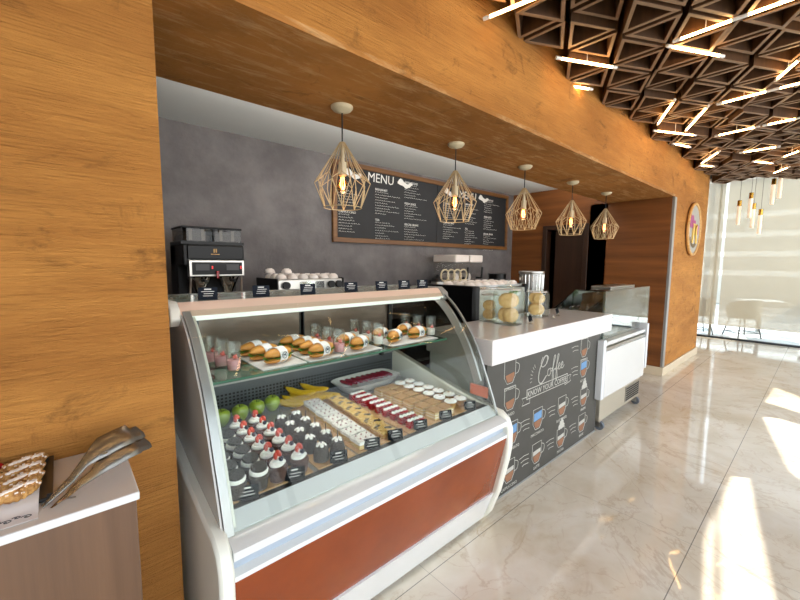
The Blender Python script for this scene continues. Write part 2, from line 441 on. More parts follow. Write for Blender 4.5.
ORD = ['first', 'second', 'third', 'fourth', 'fifth', 'sixth', 'seventh', 'eighth', 'ninth', 'tenth', 'eleventh', 'twelfth',
       'thirteenth', 'fourteenth', 'fifteenth', 'sixteenth', 'seventeenth', 'eighteenth', 'nineteenth', 'twentieth']
def smooth_curve(pts, k=6):
    out = []; P = [Vector(p) for p in pts]; n = len(P)
    for i in range(n - 1):
        p0, p1, p2, p3 = P[max(i - 1, 0)], P[i], P[i + 1], P[min(i + 2, n - 1)]
        for j in range(k):
            t = j / k
            out.append(.5 * ((2 * p1) + (p2 - p0) * t + (2 * p0 - 5 * p1 + 4 * p2 - p3) * t * t + (3 * p1 - p0 - 3 * p2 + p3) * t ** 3))
    out.append(P[-1]); return out
# ------------------------------------------------------------------ camera
yaw, pitch, roll = map(math.radians, (41.77, 5.68, 0.4))
d = Vector((math.sin(yaw) * math.cos(pitch), math.cos(yaw) * math.cos(pitch), -math.sin(pitch)))
r0 = Vector((math.cos(yaw), -math.sin(yaw), 0)); u0 = r0.cross(d)
r_ = r0 * math.cos(roll) + u0 * math.sin(roll); u_ = -r0 * math.sin(roll) + u0 * math.cos(roll)
cam = bpy.data.cameras.new('camera'); cam.sensor_width = 36; cam.lens = 381 / 800 * 36; cam.clip_start = .02
co = bpy.data.objects.new('camera', cam); C.objects.link(co); SC.camera = co
mw = Matrix((r_, u_, -d)).transposed().to_4x4(); mw.translation = (0, 0, 1.5); co.matrix_world = mw

# ------------------------------------------------------------------ room shell
CEIL = 3.22; FX = 9.95; YW = 1.387; XE = 5.99; YB = 3.733
struct('floor', MB().box(-4, FX, -2.2, 3.9, -.12, 0), M['floor'])
struct('ceiling', MB().box(-4.1, FX + .05, -2.3, YW + .8, CEIL, CEIL + .12), M['dark_void'])
struct('ceiling_staff', MB().box(-.6, XE, 2.18, YB, 2.665, 2.78), M['white_ceiling'])
struct('wall_left', MB().box(-4, .252, YW, 1.60, 0, CEIL), M['ochre'])
struct('wall_bulkhead', MB().box(.252, XE, YW, 2.18, 2.39, CEIL), M['ochre'])
struct('ceiling_soffit', MB().box(.252, XE, YW + .001, 2.18, 2.364, 2.39), M['soffit'])
struct('wall_right', MB().box(XE, 7.93, YW, 2.2, 0, CEIL), M['ochre'])
struct('wall_far', MB().box(7.93, FX, 2.05, 2.2, 0, CEIL), M['ochre'])
struct('wall_back', MB().box(-.6, XE, YB, YB + .12, 0, 2.78), M['gray_plaster'])
struct('wall_staff', MB().box(-.72, -.6, 1.60, YB + .12, 0, 2.78), M['gray_plaster'])
struct('wall_behind', MB().box(-4.12, -4, -2.3, 1.6, 0, CEIL), M['white_ceiling'])
# end wall of the staff area with a doorway (y 2.43..3.16, up to z 2.10)
ew = MB().box(XE - .03, XE, YW + .002, 2.43, .0, 2.364).box(XE - .03, XE + .1, 2.18, 2.43, 0, 2.665).box(XE - .03, XE + .1, 3.16, YB, 0, 2.665).box(XE - .03, XE + .1, 2.43, 3.16, 2.10, 2.665)
struct('wall_end', ew, M['end_wood'])
struct('trim_1', MB().box(XE - .034, XE + .055, YW - .008, YW + .02, .12, 2.362), M['alu'])
# door: frame, half-open dark leaf, dark corridor behind
dr = thing('door_1', 'dark brown doorway', 'door', (XE, 2.8, 0)); del dr['label'], dr['category']; dr['kind'] = 'structure'
MB().box(XE - .05, XE + .11, 2.43, 2.50, 0, 2.10).box(XE - .05, XE + .11, 3.09, 3.16, 0, 2.10).box(XE - .05, XE + .11, 2.50, 3.09, 2.03, 2.10).build('door_frame', M['door_dark'], dr, .004)
MB().box(XE + .04, XE + .08, 2.50, 2.98, .01, 2.03).build('door_leaf', M['door_dark'], dr, .003)
MB().tube([(XE + .03, 2.56, 1.02), (XE - .01, 2.56, 1.02), (XE - .01, 2.66, 1.02)], .009).build('door_handle', M['steel'], dr)
struct('wall_corridor', MB().box(XE + 1.0, XE + 1.05, 2.2, 3.9, 0, 2.665).box(XE + .1, XE + 1.05, 3.75, 3.9, 0, 2.665).box(XE + .1, XE + 1.05, 2.2, 3.9, 2.665, 2.72), M['dark_void'])
# stone skirting
struct('baseboard_right', MB().box(XE - .04, 7.95, YW - .02, YW, 0, .115), M['plinth'], .003)
struct('baseboard_end', MB().box(XE - .05, XE - .03, YW - .02, 2.43, 0, .115), M['plinth'], .003)
struct('baseboard_left', MB().box(-4, .262, YW - .015, YW, 0, .1), M['plinth'], .003)

# ------------------------------------------------------------------ glazed facade at the far right end
w1 = thing('window_1', '', '', (FX, 0, 0)); del w1['label'], w1['category']; w1['kind'] = 'structure'
MB().box(FX - .03, FX + .05, -2.2, 2.05, 0, .035).box(FX - .03, FX + .05, -2.2, 2.05, CEIL - .05, CEIL).build('window_frame', M['dark_metal'], w1)
MB().box(FX + .02, FX + .045, 1.52, 1.56, .035, CEIL - .05).box(FX + .02, FX + .045, -1.2, -1.16, .035, CEIL - .05).build('mullion', M['alu'], w1)
MB().box(FX + .005, FX + .013, -2.2, 2.05, .035, CEIL - .05).build('pane', M['pane'], w1)
for y0, y1, lab in ((1.462, 2.04, 'narrow cream roller blind beside the ochre wall end'), (-2.18, 1.412, 'wide cream sheer roller blind over the glass front')):
    b = thing('roller_blind', lab, 'blind', (FX - .04, (y0 + y1) / 2, .275))
    MB().box(FX - .043, FX - .04, y0, y1, .29, CEIL - .06).build('blind_fabric', M['blind'], b)
    MB().box(FX - .05, FX - .034, y0, y1, .275, .292).build('bottom_bar', M['ivory_plastic'], b)
    MB().tube([(FX - .045, y0, CEIL - .035), (FX - .045, y1, CEIL - .035)], .03, 10).build('roller', M['ivory_plastic'], b)
# window wall on the street side, behind and right of the camera
w2 = thing('window_2', '', '', (3, -2.2, 0)); del w2['label'], w2['category']; w2['kind'] = 'structure'
struct('wall_street', MB().box(-4, -3.0, -2.30, -2.18, 0, CEIL), M['ochre'])
fr = MB().box(-3.0, FX, -2.26, -2.18, 0, .06).box(-3.0, FX, -2.26, -2.18, CEIL - .12, CEIL)
for k in range(9): fr.box(-3.0 + k * 1.61, -2.94 + k * 1.61, -2.26, -2.18, .06, CEIL - .12)
fr.build('window_frame', M['dark_metal'], w2)

# ------------------------------------------------------------------ outside
struct('ground_outside', MB().box(FX, 34, -24, 16, -.14, -.02).box(-20, FX, -30, -2.2, -.14, -.02), M['outside'])
# added unseen canopy masks the sun; slots cut to the floor's sun patches
sun_dir = Vector((-.60, 1.0, -1.0))
ZC = 10.0
patches = [[(1.3, .15), (2.067, .258), (2.541, .337), (2.98, .352), (2.10, .226), (1.3, .10)],
           [(1.35, .06), (2.128, .205), (2.928, .335), (3.563, .346), (3.646, .273), (2.881, .143), (2.315, .04), (1.3, -.15)],
           [(6.489, .333), (5.685, .352), (5.539, .078), (4.869, -.124), (6.0, -.1)],
           [(5.162, .335), (3.874, .075), (3.803, .017), (3.651, -.166), (4.936, -.182), (5.117, .063), (5.2, .237)]]
cu = bpy.data.curves.new('canopy', 'CURVE'); cu.dimensions = '2D'; cu.fill_mode = 'BOTH'; cu.extrude = .004
def spl(pts):
    s = cu.splines.new('POLY'); s.points.add(len(pts) - 1); s.use_cyclic_u = True
    for p, q in zip(s.points, pts): p.co = (q[0], q[1], 0, 1)
spl([(-6, -12.6), (FX + 6.2, -12.6), (FX + 6.2, -8.9), (-6, -8.9)])
for p in patches: spl([(x + .60 * ZC, y - 1.0 * ZC) for x, y in p])
ob = bpy.data.objects.new('c', cu); C.objects.link(ob)
me = bpy.data.meshes.new_from_object(ob.evaluated_get(bpy.context.evaluated_depsgraph_get()))
bpy.data.objects.remove(ob); me.transform(Matrix.Translation((0, 0, ZC))); me.materials.clear(); me.materials.append(M['outside_white'])
struct('added_canopy_post', MB().box(-5.5, -5.2, -10.9, -10.6, -.02, ZC).box(5, 5.3, -12.5, -12.2, -.02, ZC).box(15.5, 15.8, -10.9, -10.6, -.02, ZC), M['outside_white'])  # posts invented to carry the added sun-masking canopy
ob = bpy.data.objects.new('added_sun_canopy', me); C.objects.link(ob); ob['kind'] = 'structure'
# white frame and low wall across the terrace
bm_ = MB()
for z in (1.15, 1.75, 2.35, 2.95): bm_.box(16.0, 16.2, -6, 9, z, z + .16)
for y in (-5, -2.4, .2, 2.8, 5.4): bm_.box(16.0, 16.2, y, y + .2, 0, 3.4)
struct('trim_2', bm_, M['outside_white'])
struct('wall_outside', MB().box(19, 19.3, -12, 14, 0, 4.6), M['asphalt'])

def chair_local():
    t = thing('terrace_chair', '', 'chair', (0, 0, 0), 'terrace chairs behind the blind')
    prof = []
    s = MB()
    n = 16; vs = []
    for k in range(n + 1):                      # wrap-around tub back, opening toward -x
        a = -2.1 + 4.2 * k / n
        h = .80 - .16 * (abs(a) / 2.1) ** 2
        for rr in (.27, .255):
            vs.append((rr * math.cos(a), rr * math.sin(a), .42)); vs.append((rr * 1.08 * math.cos(a), rr * 1.08 * math.sin(a), h))
    fs = []
    for k in range(n):
        a = 4 * k; b = 4 * k + 4
        fs += [(a, b, b + 1, a + 1), (a + 3, b + 3, b + 2, a + 2), (a + 1, b + 1, b + 3, a + 3), (b, a, a + 2, b + 2)]
    fs += [(0, 1, 3, 2), (4 * n + 2, 4 * n + 3, 4 * n + 1, 4 * n)]
    s.add(vs, fs); s.build('backrest', M['rattan'], t)
    MB().lathe([(.0, .40), (.25, .40), (.265, .42), (.25, .45), (0, .46)], n=24).build('seat', M['rattan'], t)
    for sx, sy in ((1, 1), (1, -1), (-1, 1), (-1, -1)):
        MB().tube([(.15 * sx, .15 * sy, .41), (.22 * sx, .22 * sy, 0)], .011, 8).build('leg', M['dark_metal'], t)
    MB().tube([(.2, .2, .1), (.2, -.2, .1), (-.2, -.2, .1), (-.2, .2, .1)], .007, 6, True).build('stretcher', M['dark_metal'], t)
    return t
ch = Rep(chair_local())
for x, y, rz, lab in ((10.7, 1.12, -2.4, 'rounded grey terrace chair seen through the blind, between glass front and pedestal tables'),
                      (10.5, 1.85, -2.6, 'grey terrace chair behind the narrow blind next to the ochre wall end'),
                      (11.75, -.45, 2.2, 'grey terrace chair behind the blind at the right photo edge')):
    ch.put((x, y, -.02), rz, lab)
def table_local():
    t = thing('terrace_table', '', 'table', (0, 0, 0), 'terrace tables behind the blind')
    MB().box(-.35, .35, -.35, .35, .70, .73).build('tabletop', M['outside_white'], t, .004)
    MB().cyl((0, 0, .02), .045, .68, 16).build('pedestal', M['alu'], t)
    MB().lathe([(.24, 0), (.24, .012), (.06, .03)], n=24).build('base', M['alu'], t)
    return t
tb = Rep(table_local())
tb.put((11.6, .95, -.02), .3, 'pale pedestal terrace table behind the blind, left one of two')
tb.put((10.9, -.1, -.02), .3, 'pale pedestal terrace table behind the blind at the right photo edge')

# ------------------------------------------------------------------ ceiling lattice of triangular coffers
def coffer_mb(cx, cy, z0, side, off):
    """One open-bottomed triangular box; side -1/+1 = left/right half of the rhombus."""
    w, h, g = .300, .155, .018
    tri = [(side * g, -h + .014), (side * g, h - .014), (side * (w - .012), 0)]
    def inset(t, dlt):
        c = Vector((sum(p[0] for p in t) / 3, sum(p[1] for p in t) / 3)); out = []
        for p in t:
            v = Vector(p) - c; out.append(tuple(c + v * (1 - dlt / .075)))
        return out
    a = inset(tri, 0); b = inset(tri, .0175); c2 = inset(tri, .030)
    return a, b, c2
def coffer(cx, cy, z0):
    t = thing('ceiling_coffer', 'dark wooden double triangle coffer in the lattice ceiling', 'ceiling coffer', (cx, cy, z0), 'triangular coffers of the ceiling lattice')
    for side in (-1, 1):
        a, b, c2 = coffer_mb(cx, cy, z0, side, 0); H = CEIL - z0
        m = MB(); vs = [(*p, 0) for p in a] + [(*p, H) for p in a] + [(*p, .0) for p in b] + [(*p, .17) for p in c2]
        fs = []
        for i in range(3):
            j = (i + 1) % 3
            fs += [(i, j, j + 3, i + 3), (i + 6, j + 6, j + 9, i + 9)]
        fs += [(9, 10, 11)]
        m.add(vs, fs); o = m.build('triangular_box', M['coffer'], None, fix=False)
        o.parent = t
        e = MB(); vs = [(*p, -.004) for p in a] + [(*p, -.004) for p in b] + [(*p, .001) for p in a] + [(*p, .001) for p in b]; fs = []
        for i in range(3):
            j = (i + 1) % 3
            fs += [(i, j, j + 3, i + 3), (i, i + 6, j + 6, j), (i + 3, j + 3, j + 9, i + 9)]
        e.add(vs, fs); oe = e.build('edging', M['coffer_rim'], None); oe.parent = o
    return t
proto = coffer(0, 0, 2.85); rp = Rep(proto)
rnd = random.Random(3)
for n in range(-1, 16):
    for m_ in range(-8, 22):
        if (m_ + n) % 2: continue
        x = 2.245 + .33 * m_; y = 1.262 - .163 * n
        if not (.9 < x < 8.6 and -.75 < y < 1.30): continue
        if y > 1.24 and n < 0: continue
        if y < .43 * 1 - .55 and x > 4.5: pass
        # keep cells near or inside the view
        if y < x * .045 - .42: continue
        dz = rnd.choice((0, 0, 0, 0, .04, .07))
        c = rp.put((x, y, 2.85 + dz))
        if dz:
            c.scale.z = (CEIL - 2.85 - dz) / (CEIL - 2.85)

# LED tubes clipped under the lattice edges
TUBES = [(1.83, 1.34, 1.879, 1.08), (2.525, 1.276, 2.90, 1.085), (2.97, 1.403, 3.12, 1.33), (2.892, .753, 3.25, .57), (2.84, .70, 2.836, .45), (2.836, .40, 2.835, .15),
         (3.942, .352, 3.682, .231), (4.19, .70, 4.165, .42), (4.16, .36, 4.15, .12), (3.852, .953, 4.35, 1.19), (4.202, .794, 4.75, 1.05), (4.565, 1.264, 5.0, 1.04),
         (5.192, 1.254, 5.45, 1.17), (5.937, .976, 6.45, 1.23), (6.589, 1.263, 6.75, 1.165), (5.19, .87, 5.15, .58), (5.14, .50, 5.12, .30), (6.178, .79, 6.17, .50),
         (6.828, .755, 7.1, .61), (7.877, .64, 7.55, .475), (6.782, .476, 6.565, .332), (5.155, .25, 5.30, .18), (2.2, .36, 2.2, .05), (3.3, .1, 3.7, -.09),
         (1.2, 1.0, 1.6, .80), (1.1, .5, 1.1, .1), (.4, 1.0, .8, 1.2), (-.2, .6, -.2, .2), (-.7, 1.15, -.3, .95), (-1.4, .9, -1.0, .7)]
TUBES.sort(key=lambda t: math.hypot((t[0] + t[2]) / 2, (t[1] + t[3]) / 2))
for k, (xa, ya, xb, yb) in enumerate(TUBES):
    z = 2.832; cx, cy = (xa + xb) / 2, (ya + yb) / 2
    where = 'nearest' if k == 0 else ORD[min(k, 19)] + ' nearest' if k < 20 else ORD[len(TUBES) - 1 - k] + ' farthest'
    t = thing('led_tube', f'warm lit LED tube under the coffered ceiling, {where} to the photographer', 'lamp', (cx, cy, z), 'LED tubes of the lattice ceiling')
    MB().tube([(xa, ya, z), (xb, yb, z)], .0085, 8).build('tube', M['led'], t)
    dv = Vector((xb - xa, yb - ya, 0)).normalized() * .03
    for x, y, s in ((xa, ya, -1), (xb, yb, 1)):
        MB().tube([(x - dv.x * s * .3, y - dv.y * s * .3, z), (x + dv.x * s, y + dv.y * s, z)], .0105, 8).build('end_cap', M['led_cap'], t)
    MB().tube([(cx, cy, z + .009), (cx, cy, CEIL)], .0025, 6).build('hanging_rod', M['led_cap'], t)
# ------------------------------------------------------------------ cage pendants over the counter
def pendant_local():
    t = thing('pendant_lamp', '', 'pendant lamp', (0, 0, 0), 'wire cage pendant lamps over the counter')
    MB().lathe([(.062, 0), (.062, -.008), (.05, -.022), (.012, -.034), (0, -.036)], n=24).build('ceiling_rose', M['canopy'], t)
    MB().tube([(0, 0, -.03), (0, 0, -.205)], .004, 8).build('cord', M['cable'], t)
    MB().lathe([(.006, -.19), (.012, -.20), (.012, -.30), (.024, -.303), (.024, -.375), (.014, -.38)], n=16).build('socket', M['canopy'], t)
    b = MB().lathe([(.012, -.375), (.016, -.39), (.032, -.42), (.034, -.44), (.024, -.468), (0, -.478)], n=16).build('bulb', M['bulb'], t)
    f = MB()
    for k in range(5):
        a = 2 * PI * k / 5; f.tube([(.008 * math.cos(a), .008 * math.sin(a), -.385), (.014 * math.cos(a), .014 * math.sin(a), -.425), (.006 * math.cos(a + .6), .006 * math.sin(a + .6), -.455)], .0022, 5)
    f.build('filament', M['filament'], b)
    w = MB(); n = 10; R = .0023
    P = lambda r, z, a: (r * math.cos(a), r * math.sin(a), z)
    for k in range(n):
        a = 2 * PI * k / n; h = PI / n
        w.tube([P(.014, -.195, a), P(.158, -.418, a)], R, 5)                      # apex to widest ring
        w.tube([P(.014, -.195, a + h), P(.118, -.375, a + h)], R, 5)              # inner strut, ends in a V
        w.tube([P(.118, -.375, a + h), P(.158, -.418, a)], R, 5); w.tube([P(.118, -.375, a + h), P(.158, -.418, a + 2 * h)], R, 5)
        w.tube([P(.158, -.418, a), P(.108, -.556, a + h)], R, 5); w.tube([P(.158, -.418, a), P(.108, -.556, a - h)], R, 5)
        w.tube([P(.118, -.375, a + h), P(.132, -.47, a + h), P(.108, -.556, a + h)], R, 5)
    w.tube([P(.108, -.556, 2 * PI * k / 20 + PI / n) for k in range(20)], R, 5, True)
    w.tube([P(.014, -.195, 2 * PI * k / 12) for k in range(12)], R, 5, True)
    w.build('wire_cage', M['gold_wire'], t)
    return t
pr = Rep(pendant_local())
for k, x in enumerate((1.238, 2.222, 3.18, 4.143, 5.065)):
    lab = ['gold wire cage pendant nearest the camera, over the pastry display case', 'second gold wire cage pendant, hanging before the middle of the menu board',
           'third gold wire cage pendant, at the right end of the menu board', 'fourth gold wire cage pendant, hanging in front of the dark doorway',
           'farthest gold wire cage pendant, hanging before the brown end wall'][k]
    pr.put((x, 1.885, 2.364), .35 * k, lab)
    l = bpy.data.lights.new('bulb_light', 'POINT'); l.energy = .6; l.color = (1, .72, .42); l.shadow_soft_size = .03
    lo = bpy.data.objects.new('bulb_light', l); C.objects.link(lo); lo.location = (x, 1.885, 2.364 - .49)

# tubular glass pendants near the glass front
GP = [(9.0, 1.13, 2.62, 'leftmost'), (8.9, .975, 2.72, 'upper second'), (9.0, .94, 2.55, 'lower middle'), (9.0, .845, 2.44, 'lowest'), (9.0, .72, 2.93, 'high fifth'), (9.0, .64, 3.02, 'topmost right')]
for x, y, zt, w in GP:
    t = thing('tube_pendant', f'slim lit glass tube pendant with brass cap by the glass front, {w} of six', 'pendant lamp', (x, y, zt), 'glass tube pendants by the glass front')
    MB().cyl((x, y, zt - .10), .030, .10, 14).build('brass_cap', M['brass'], t)
    MB().cyl((x, y, zt - .42), .027, .32, 14).build('glass_tube', M['lamp_glass'], t)
    MB().tube([(x, y, zt), (x, y, CEIL)], .0025, 6).build('cord', M['cable'], t)

# ------------------------------------------------------------------ menu board
X0, X1, Z0, Z1 = 2.30, 5.75, 1.72, 2.625; YM = YB
t = thing('menu_board', 'wide black chalk menu board in a brown wooden frame on the grey wall', 'menu board', ((X0 + X1) / 2, YM - .03, Z0))
MB().box(X0, X1, YM - .04, YM, Z0, Z0 + .055).box(X0, X1, YM - .04, YM, Z1 - .055, Z1).box(X0, X0 + .055, YM - .04, YM, Z0 + .055, Z1 - .055).box(X1 - .055, X1, YM - .04, YM, Z0 + .055, Z1 - .055).build('frame', M['frame_wood'], t, .004)
xm = 4.0
lp = MB().box(X0 + .055, xm - .004, YM - .022, YM - .002, Z0 + .055, Z1 - .055).build('left_panel', M['menu_black'], t)
rpn = MB().box(xm + .004, X1 - .055, YM - .022, YM - .002, Z0 + .055, Z1 - .055).build('right_panel', M['menu_black'], t)
rn = random.Random(11)
def brush(mb, x, z, w, flip=1):
    pts = [(x + w * (i / 10 - .5), z + .02 * math.sin(i * .8) - flip * .012 * i / 10) for i in range(11)]
    th = [.008, .03, .042, .038, .03, .034, .03, .022, .03, .018, .004]
    mb.strip([(p[0], p[1] - a) for p, a in zip(pts, th)], [(p[0], p[1] + a) for p, a in zip(pts, th)], 0, .001)
def menu_panel(xa, heads, pan):
    yy = YM - .0235; cx = xa + .62
    MB().text('MENU', (cx, yy, 2.455), .15, align='CENTER', shear=.05).build('menu_title', M['chalk'], pan)
    for sx in (-1, 1):
        q = MB(); brush(q, 0, 0, .26)           # strip() sweeps along x: turn it onto the board plane
        MB().add([(cx + sx * .40 + v.y, yy - v.x, 2.50 + v.z) for v in q.v], q.f).build('chalk_ribbon', M['chalk'], pan)
    for ci, (x, z, hs) in enumerate(heads):
        for h, cnt in hs:
            MB().text(h, (x, yy, z - .038), .037, shear=.05).build('menu_heading', M['chalk'], pan); z -= .060
            m = MB()
            for k in range(cnt):
                # hand-chalked rows too small to read: short broken strokes
                xx = x; ln = rn.uniform(.16, .40) if k % 2 else rn.uniform(.12, .24)
                while xx < x + ln:
                    wd = rn.uniform(.010, .034); hh = rn.uniform(.006, .012)
                    m.tube([(xx, yy, z + rn.uniform(-.002, .002)), (xx + wd * .5, yy, z + hh), (xx + wd, yy, z)], .0018, 4); xx += wd + .010
                z -= .032
            m.build('menu_rows', M['chalk'], pan, kind='stuff')
            z -= .016
menu_panel(2.37, [(2.38, 2.36, [('COFFEE', 6), ('CAPPUCCINO', 7)]), (2.90, 2.40, [('BREAKFAST', 9), ('TEA', 7)]),
                  (3.38, 2.55, [('SANDWICHES', 6), ('FRESH JUICE', 6), ('SPECIAL BEANS', 8)])], lp)
menu_panel(4.05, [(4.13, 2.36, [('COFFEE', 6), ('CAPPUCCINO', 7)]), (4.62, 2.40, [('BREAKFAST', 9), ('TEA', 7)]),
                  (5.09, 2.52, [('SANDWICHES', 6), ('FRESH JUICE', 6), ('SPECIAL BEANS', 8)])], rpn)

# ------------------------------------------------------------------ round sign on the right column
sx, sz, sy, R = 6.98, 2.005, YW, .365
t = thing('wall_sign', 'round grey logo sign with gold rope rim on the ochre column', 'sign', (sx, sy - .02, sz - R))
MB().at((sx, sy, sz), rx=PI / 2).lathe([(R - .02, 0), (R - .02, .03)], n=40).build('disc', M['sign_grey'], t)
MB().tube([(sx + R * math.cos(a), sy - .03, sz + R * math.sin(a)) for a in [2 * PI * k / 48 for k in range(48)]], .020, 8, True).build('rope_rim', M['rope'], t)
m = MB(); yy = sy - .034
for wx, wz, s in ((-.17, .10, 1.1), (.0, .08, .6), (.17, .00, .9)):
    for q in (-1, 1):
        for dz, ra in ((.035, .055), (-.04, .04)):
            m.at((sx + wx + q * .045 * s, yy, sz + wz + dz * s)).ball((0, 0, 0), (ra * s, .006, ra * s), 12, 8)
m.build('magenta_butterflies', M['sign_pink'], t)
m = MB()
m.tube([(sx - .11, yy, sz - .20), (sx - .07, yy, sz + .07), (sx + .0, yy, sz - .07), (sx + .08, yy, sz + .07), (sx + .11, yy, sz - .20)], .020, 6)
m.tube([(sx - .11, yy, sz + .07), (sx + .11, yy, sz + .07)], .012, 6)
m.build('gold_emblem', M['sign_gold'], t)
m = MB()
for k in range(11):
    a = PI * (1.22 + .56 * k / 10); rr = .27
    m.at((sx + rr * math.cos(a), yy, sz + .03 + rr * math.sin(a)), ry=0).ball((0, 0, 0), (.022, .005, .03), 8, 6)
m.tube([(sx + .22 * math.cos(PI * (1.2 + .6 * k / 12)), yy, sz + .03 + .22 * math.sin(PI * (1.2 + .6 * k / 12))) for k in range(13)], .008, 6)
m.build('olive_garland', M['sign_green'], t)

# ------------------------------------------------------------------ coffee counter
t = thing('coffee_counter', 'white topped counter with a charcoal coffee chalkboard front', 'counter', (2.8, 1.5, 0))
MB().box(1.812, 3.615, 1.235, 1.76, .910, 1.060).build('worktop', M['quartz'], t, .004)
MB().box(1.84, 3.50, 1.31, 1.75, 0, .910).build('body', M['white_plastic'], t)
cb = MB().box(1.84, 3.505, 1.287, 1.31, 0.012, .910).build('chalkboard_front', M['chalkboard'], t)
MB().box(1.84, 3.505, 1.283, 1.312, 0, .012).build('foot_rail', M['alu'], t)
Y = 1.2865
def lines(mb, pts, r=.0023): mb.tube([(x, Y, z) for x, z in pts], r, 4)
def patch(mb, poly): mb.prism(poly, 'y', Y - .0012, Y)
CUPS = [(2.09, .815, 'brown', 'ESPRESSO'), (2.10, .640, 'brown', 'LUNGO'), (2.14, .400, 'blue', 'MACCHIATO'), (2.12, .145, 'white', 'CAPPUCCINO'),
        (2.468, .405, 'blue', 'MACCHIATO'), (2.475, .150, 'white', 'LATTE'), (2.838, .405, 'white', 'FLAT WHITE'), (2.842, .150, 'tall', 'MOCHA'),
        (3.19, .810, 'brown', 'DOPPIO'), (3.20, .640, 'blue', 'AU LAIT'), (3.23, .385, 'tall', 'FRAPPE'), (3.22, .160, 'white', 'BREVE')]
for x, z, kind, nm in CUPS:
    cup = MB(); w, h = .068, .15
    lines(cup, [(x - w, z + h / 2), (x - w, z - h * .2), (x - w * .5, z - h / 2), (x + w * .4, z - h / 2), (x + w * .85, z - h * .2), (x + w * .85, z + h / 2), (x - w, z + h / 2)])
    lines(cup, smooth_curve([(x + w * .85, z + h * .35, 0), (x + w * 1.5, z + h * .2, 0), (x + w * 1.35, z - h * .1, 0), (x + w * .8, z - h * .15, 0)], 4) and
          [(p.x, p.y) for p in smooth_curve([(x + w * .85, z + h * .35, 0), (x + w * 1.5, z + h * .2, 0), (x + w * 1.35, z - h * .1, 0), (x + w * .8, z - h * .15, 0)], 4)])
    cup.text(nm, (x, Y, z - h / 2 - .042), .030, align='CENTER', ext=.0006)
    for k in range(3 if kind != 'brown' else 2):
        zz = z + .03 - k * .032
        if x - w - .20 > 1.86: lines(cup, [(x - w - .17 + .02 * k, zz), (x - w - .11, zz + .006), (x - w - .05, zz)], .0022)
    c = cup.build('cup_drawing', M['chalk_soft'], cb)
    br = MB(); patch(br, [(x - w * .8, z - h * .12), (x - w * .72, z - h * .25), (x - w * .42, z - h * .44), (x + w * .32, z - h * .44), (x + w * .65, z - h * .2), (x + w * .65, z - h * .05)])
    br.build('coffee_fill', M['mug_brown'], cb)
    if kind == 'blue':
        MB().prism([(x - w * .85, z + h * .3), (x - w * .82, z - h * .08), (x + w * .68, z - h * .02), (x + w * .7, z + h * .35)], 'y', Y - .0012, Y).build('milk_fill', M['mug_blue'], cb)
    if kind in ('white', 'tall'):
        MB().prism([(x - w * .82, z + h * .12), (x - w * .82, z - h * .08), (x + w * .68, z - h * .02), (x + w * .7, z + h * .16)], 'y', Y - .0012, Y).build('milk_fill', M['chalk_soft'], cb)
    if kind == 'tall':
        wp = MB()
        for k, (dx, dz, ra) in enumerate(((-.03, .09, .022), (.0, .092, .024), (.03, .09, .02), (-.015, .118, .02), (.014, .12, .018), (0, .145, .014))):
            wp.ball((x + dx, Y - .0005, z + dz), (ra, .002, ra), 10, 6)
        wp.build('whipped_cream', M['chalk_soft'], cb)
hd = MB()
def script(pts, r=.0032): hd.tube([(p.x, Y, p.y) for p in smooth_curve([(2.62 + (a - 2.62) * .85, .735 + (b - .75) * .72, 0) for a, b in pts], 6)], r, 5)
o = (2.42, .70)
script([(o[0] + .12, o[1] + .13), (o[0] + .15, o[1] + .18), (o[0] + .09, o[1] + .20), (o[0] + .01, o[1] + .08), (o[0] + .0, o[1] - .02), (o[0] + .05, o[1] - .06), (o[0] + .13, o[1] - .0)], .0045)
script([(o[0] + .06, o[1] + .20), (o[0] + .03, o[1] + .15), (o[0] + .06, o[1] + .10), (o[0] + .13, o[1] + .13), (o[0] + .13, o[1] + .20)], .003)
script([(o[0] + .20, o[1] + .06), (o[0] + .155, o[1] + .05), (o[0] + .15, o[1] + .0), (o[0] + .185, o[1] - .01), (o[0] + .205, o[1] + .03), (o[0] + .19, o[1] + .06), (o[0] + .23, o[1] + .05)])
for q in (0, .065):
    script([(o[0] + .22 + q, o[1] + .02), (o[0] + .27 + q, o[1] + .14), (o[0] + .275 + q, o[1] + .18), (o[0] + .25 + q, o[1] + .15), (o[0] + .235 + q, o[1] - .05), (o[0] + .245 + q, o[1] - .09), (o[0] + .26 + q, o[1] - .05), (o[0] + .25 + q, o[1] + .02), (o[0] + .285 + q, o[1] + .04)])
for q in (0, .055):
    script([(o[0] + .335 + q, o[1] + .04), (o[0] + .37 + q, o[1] + .06), (o[0] + .36 + q, o[1] + .085), (o[0] + .34 + q, o[1] + .06), (o[0] + .345 + q, o[1] + .02), (o[0] + .375 + q, o[1] + .02), (o[0] + .395 + q, o[1] + .045)])
for k in range(6):
    a = .7 + .28 * k
    for s in (-1,):
        lines(hd, [(2.42 - .06 * math.cos(a - .9), .71 + .08 * math.sin(a - .9)), (2.42 - .085 * math.cos(a - .9), .71 + .105 * math.sin(a - .9))], .002)
hd.text('KNOW YOUR COFFEE', (2.60, Y, .594), .058, align='CENTER', ext=.0006)
lines(hd, [(2.30, .582), (2.90, .582)], .003); lines(hd, [(2.30, .648), (2.90, .648)], .003)
lines(hd, [(2.30, .582), (2.30, .648)], .003); lines(hd, [(2.90, .582), (2.90, .648)], .003)
lines(hd, [(2.30, .60), (2.24, .60), (2.26, .575), (2.24, .55), (2.34, .55), (2.34, .58)], .003)
lines(hd, [(2.90, .63), (2.96, .63), (2.94, .605), (2.96, .58), (2.86, .565), (2.86, .58)], .003)
hd.build('coffee_heading', M['chalk_soft'], cb)

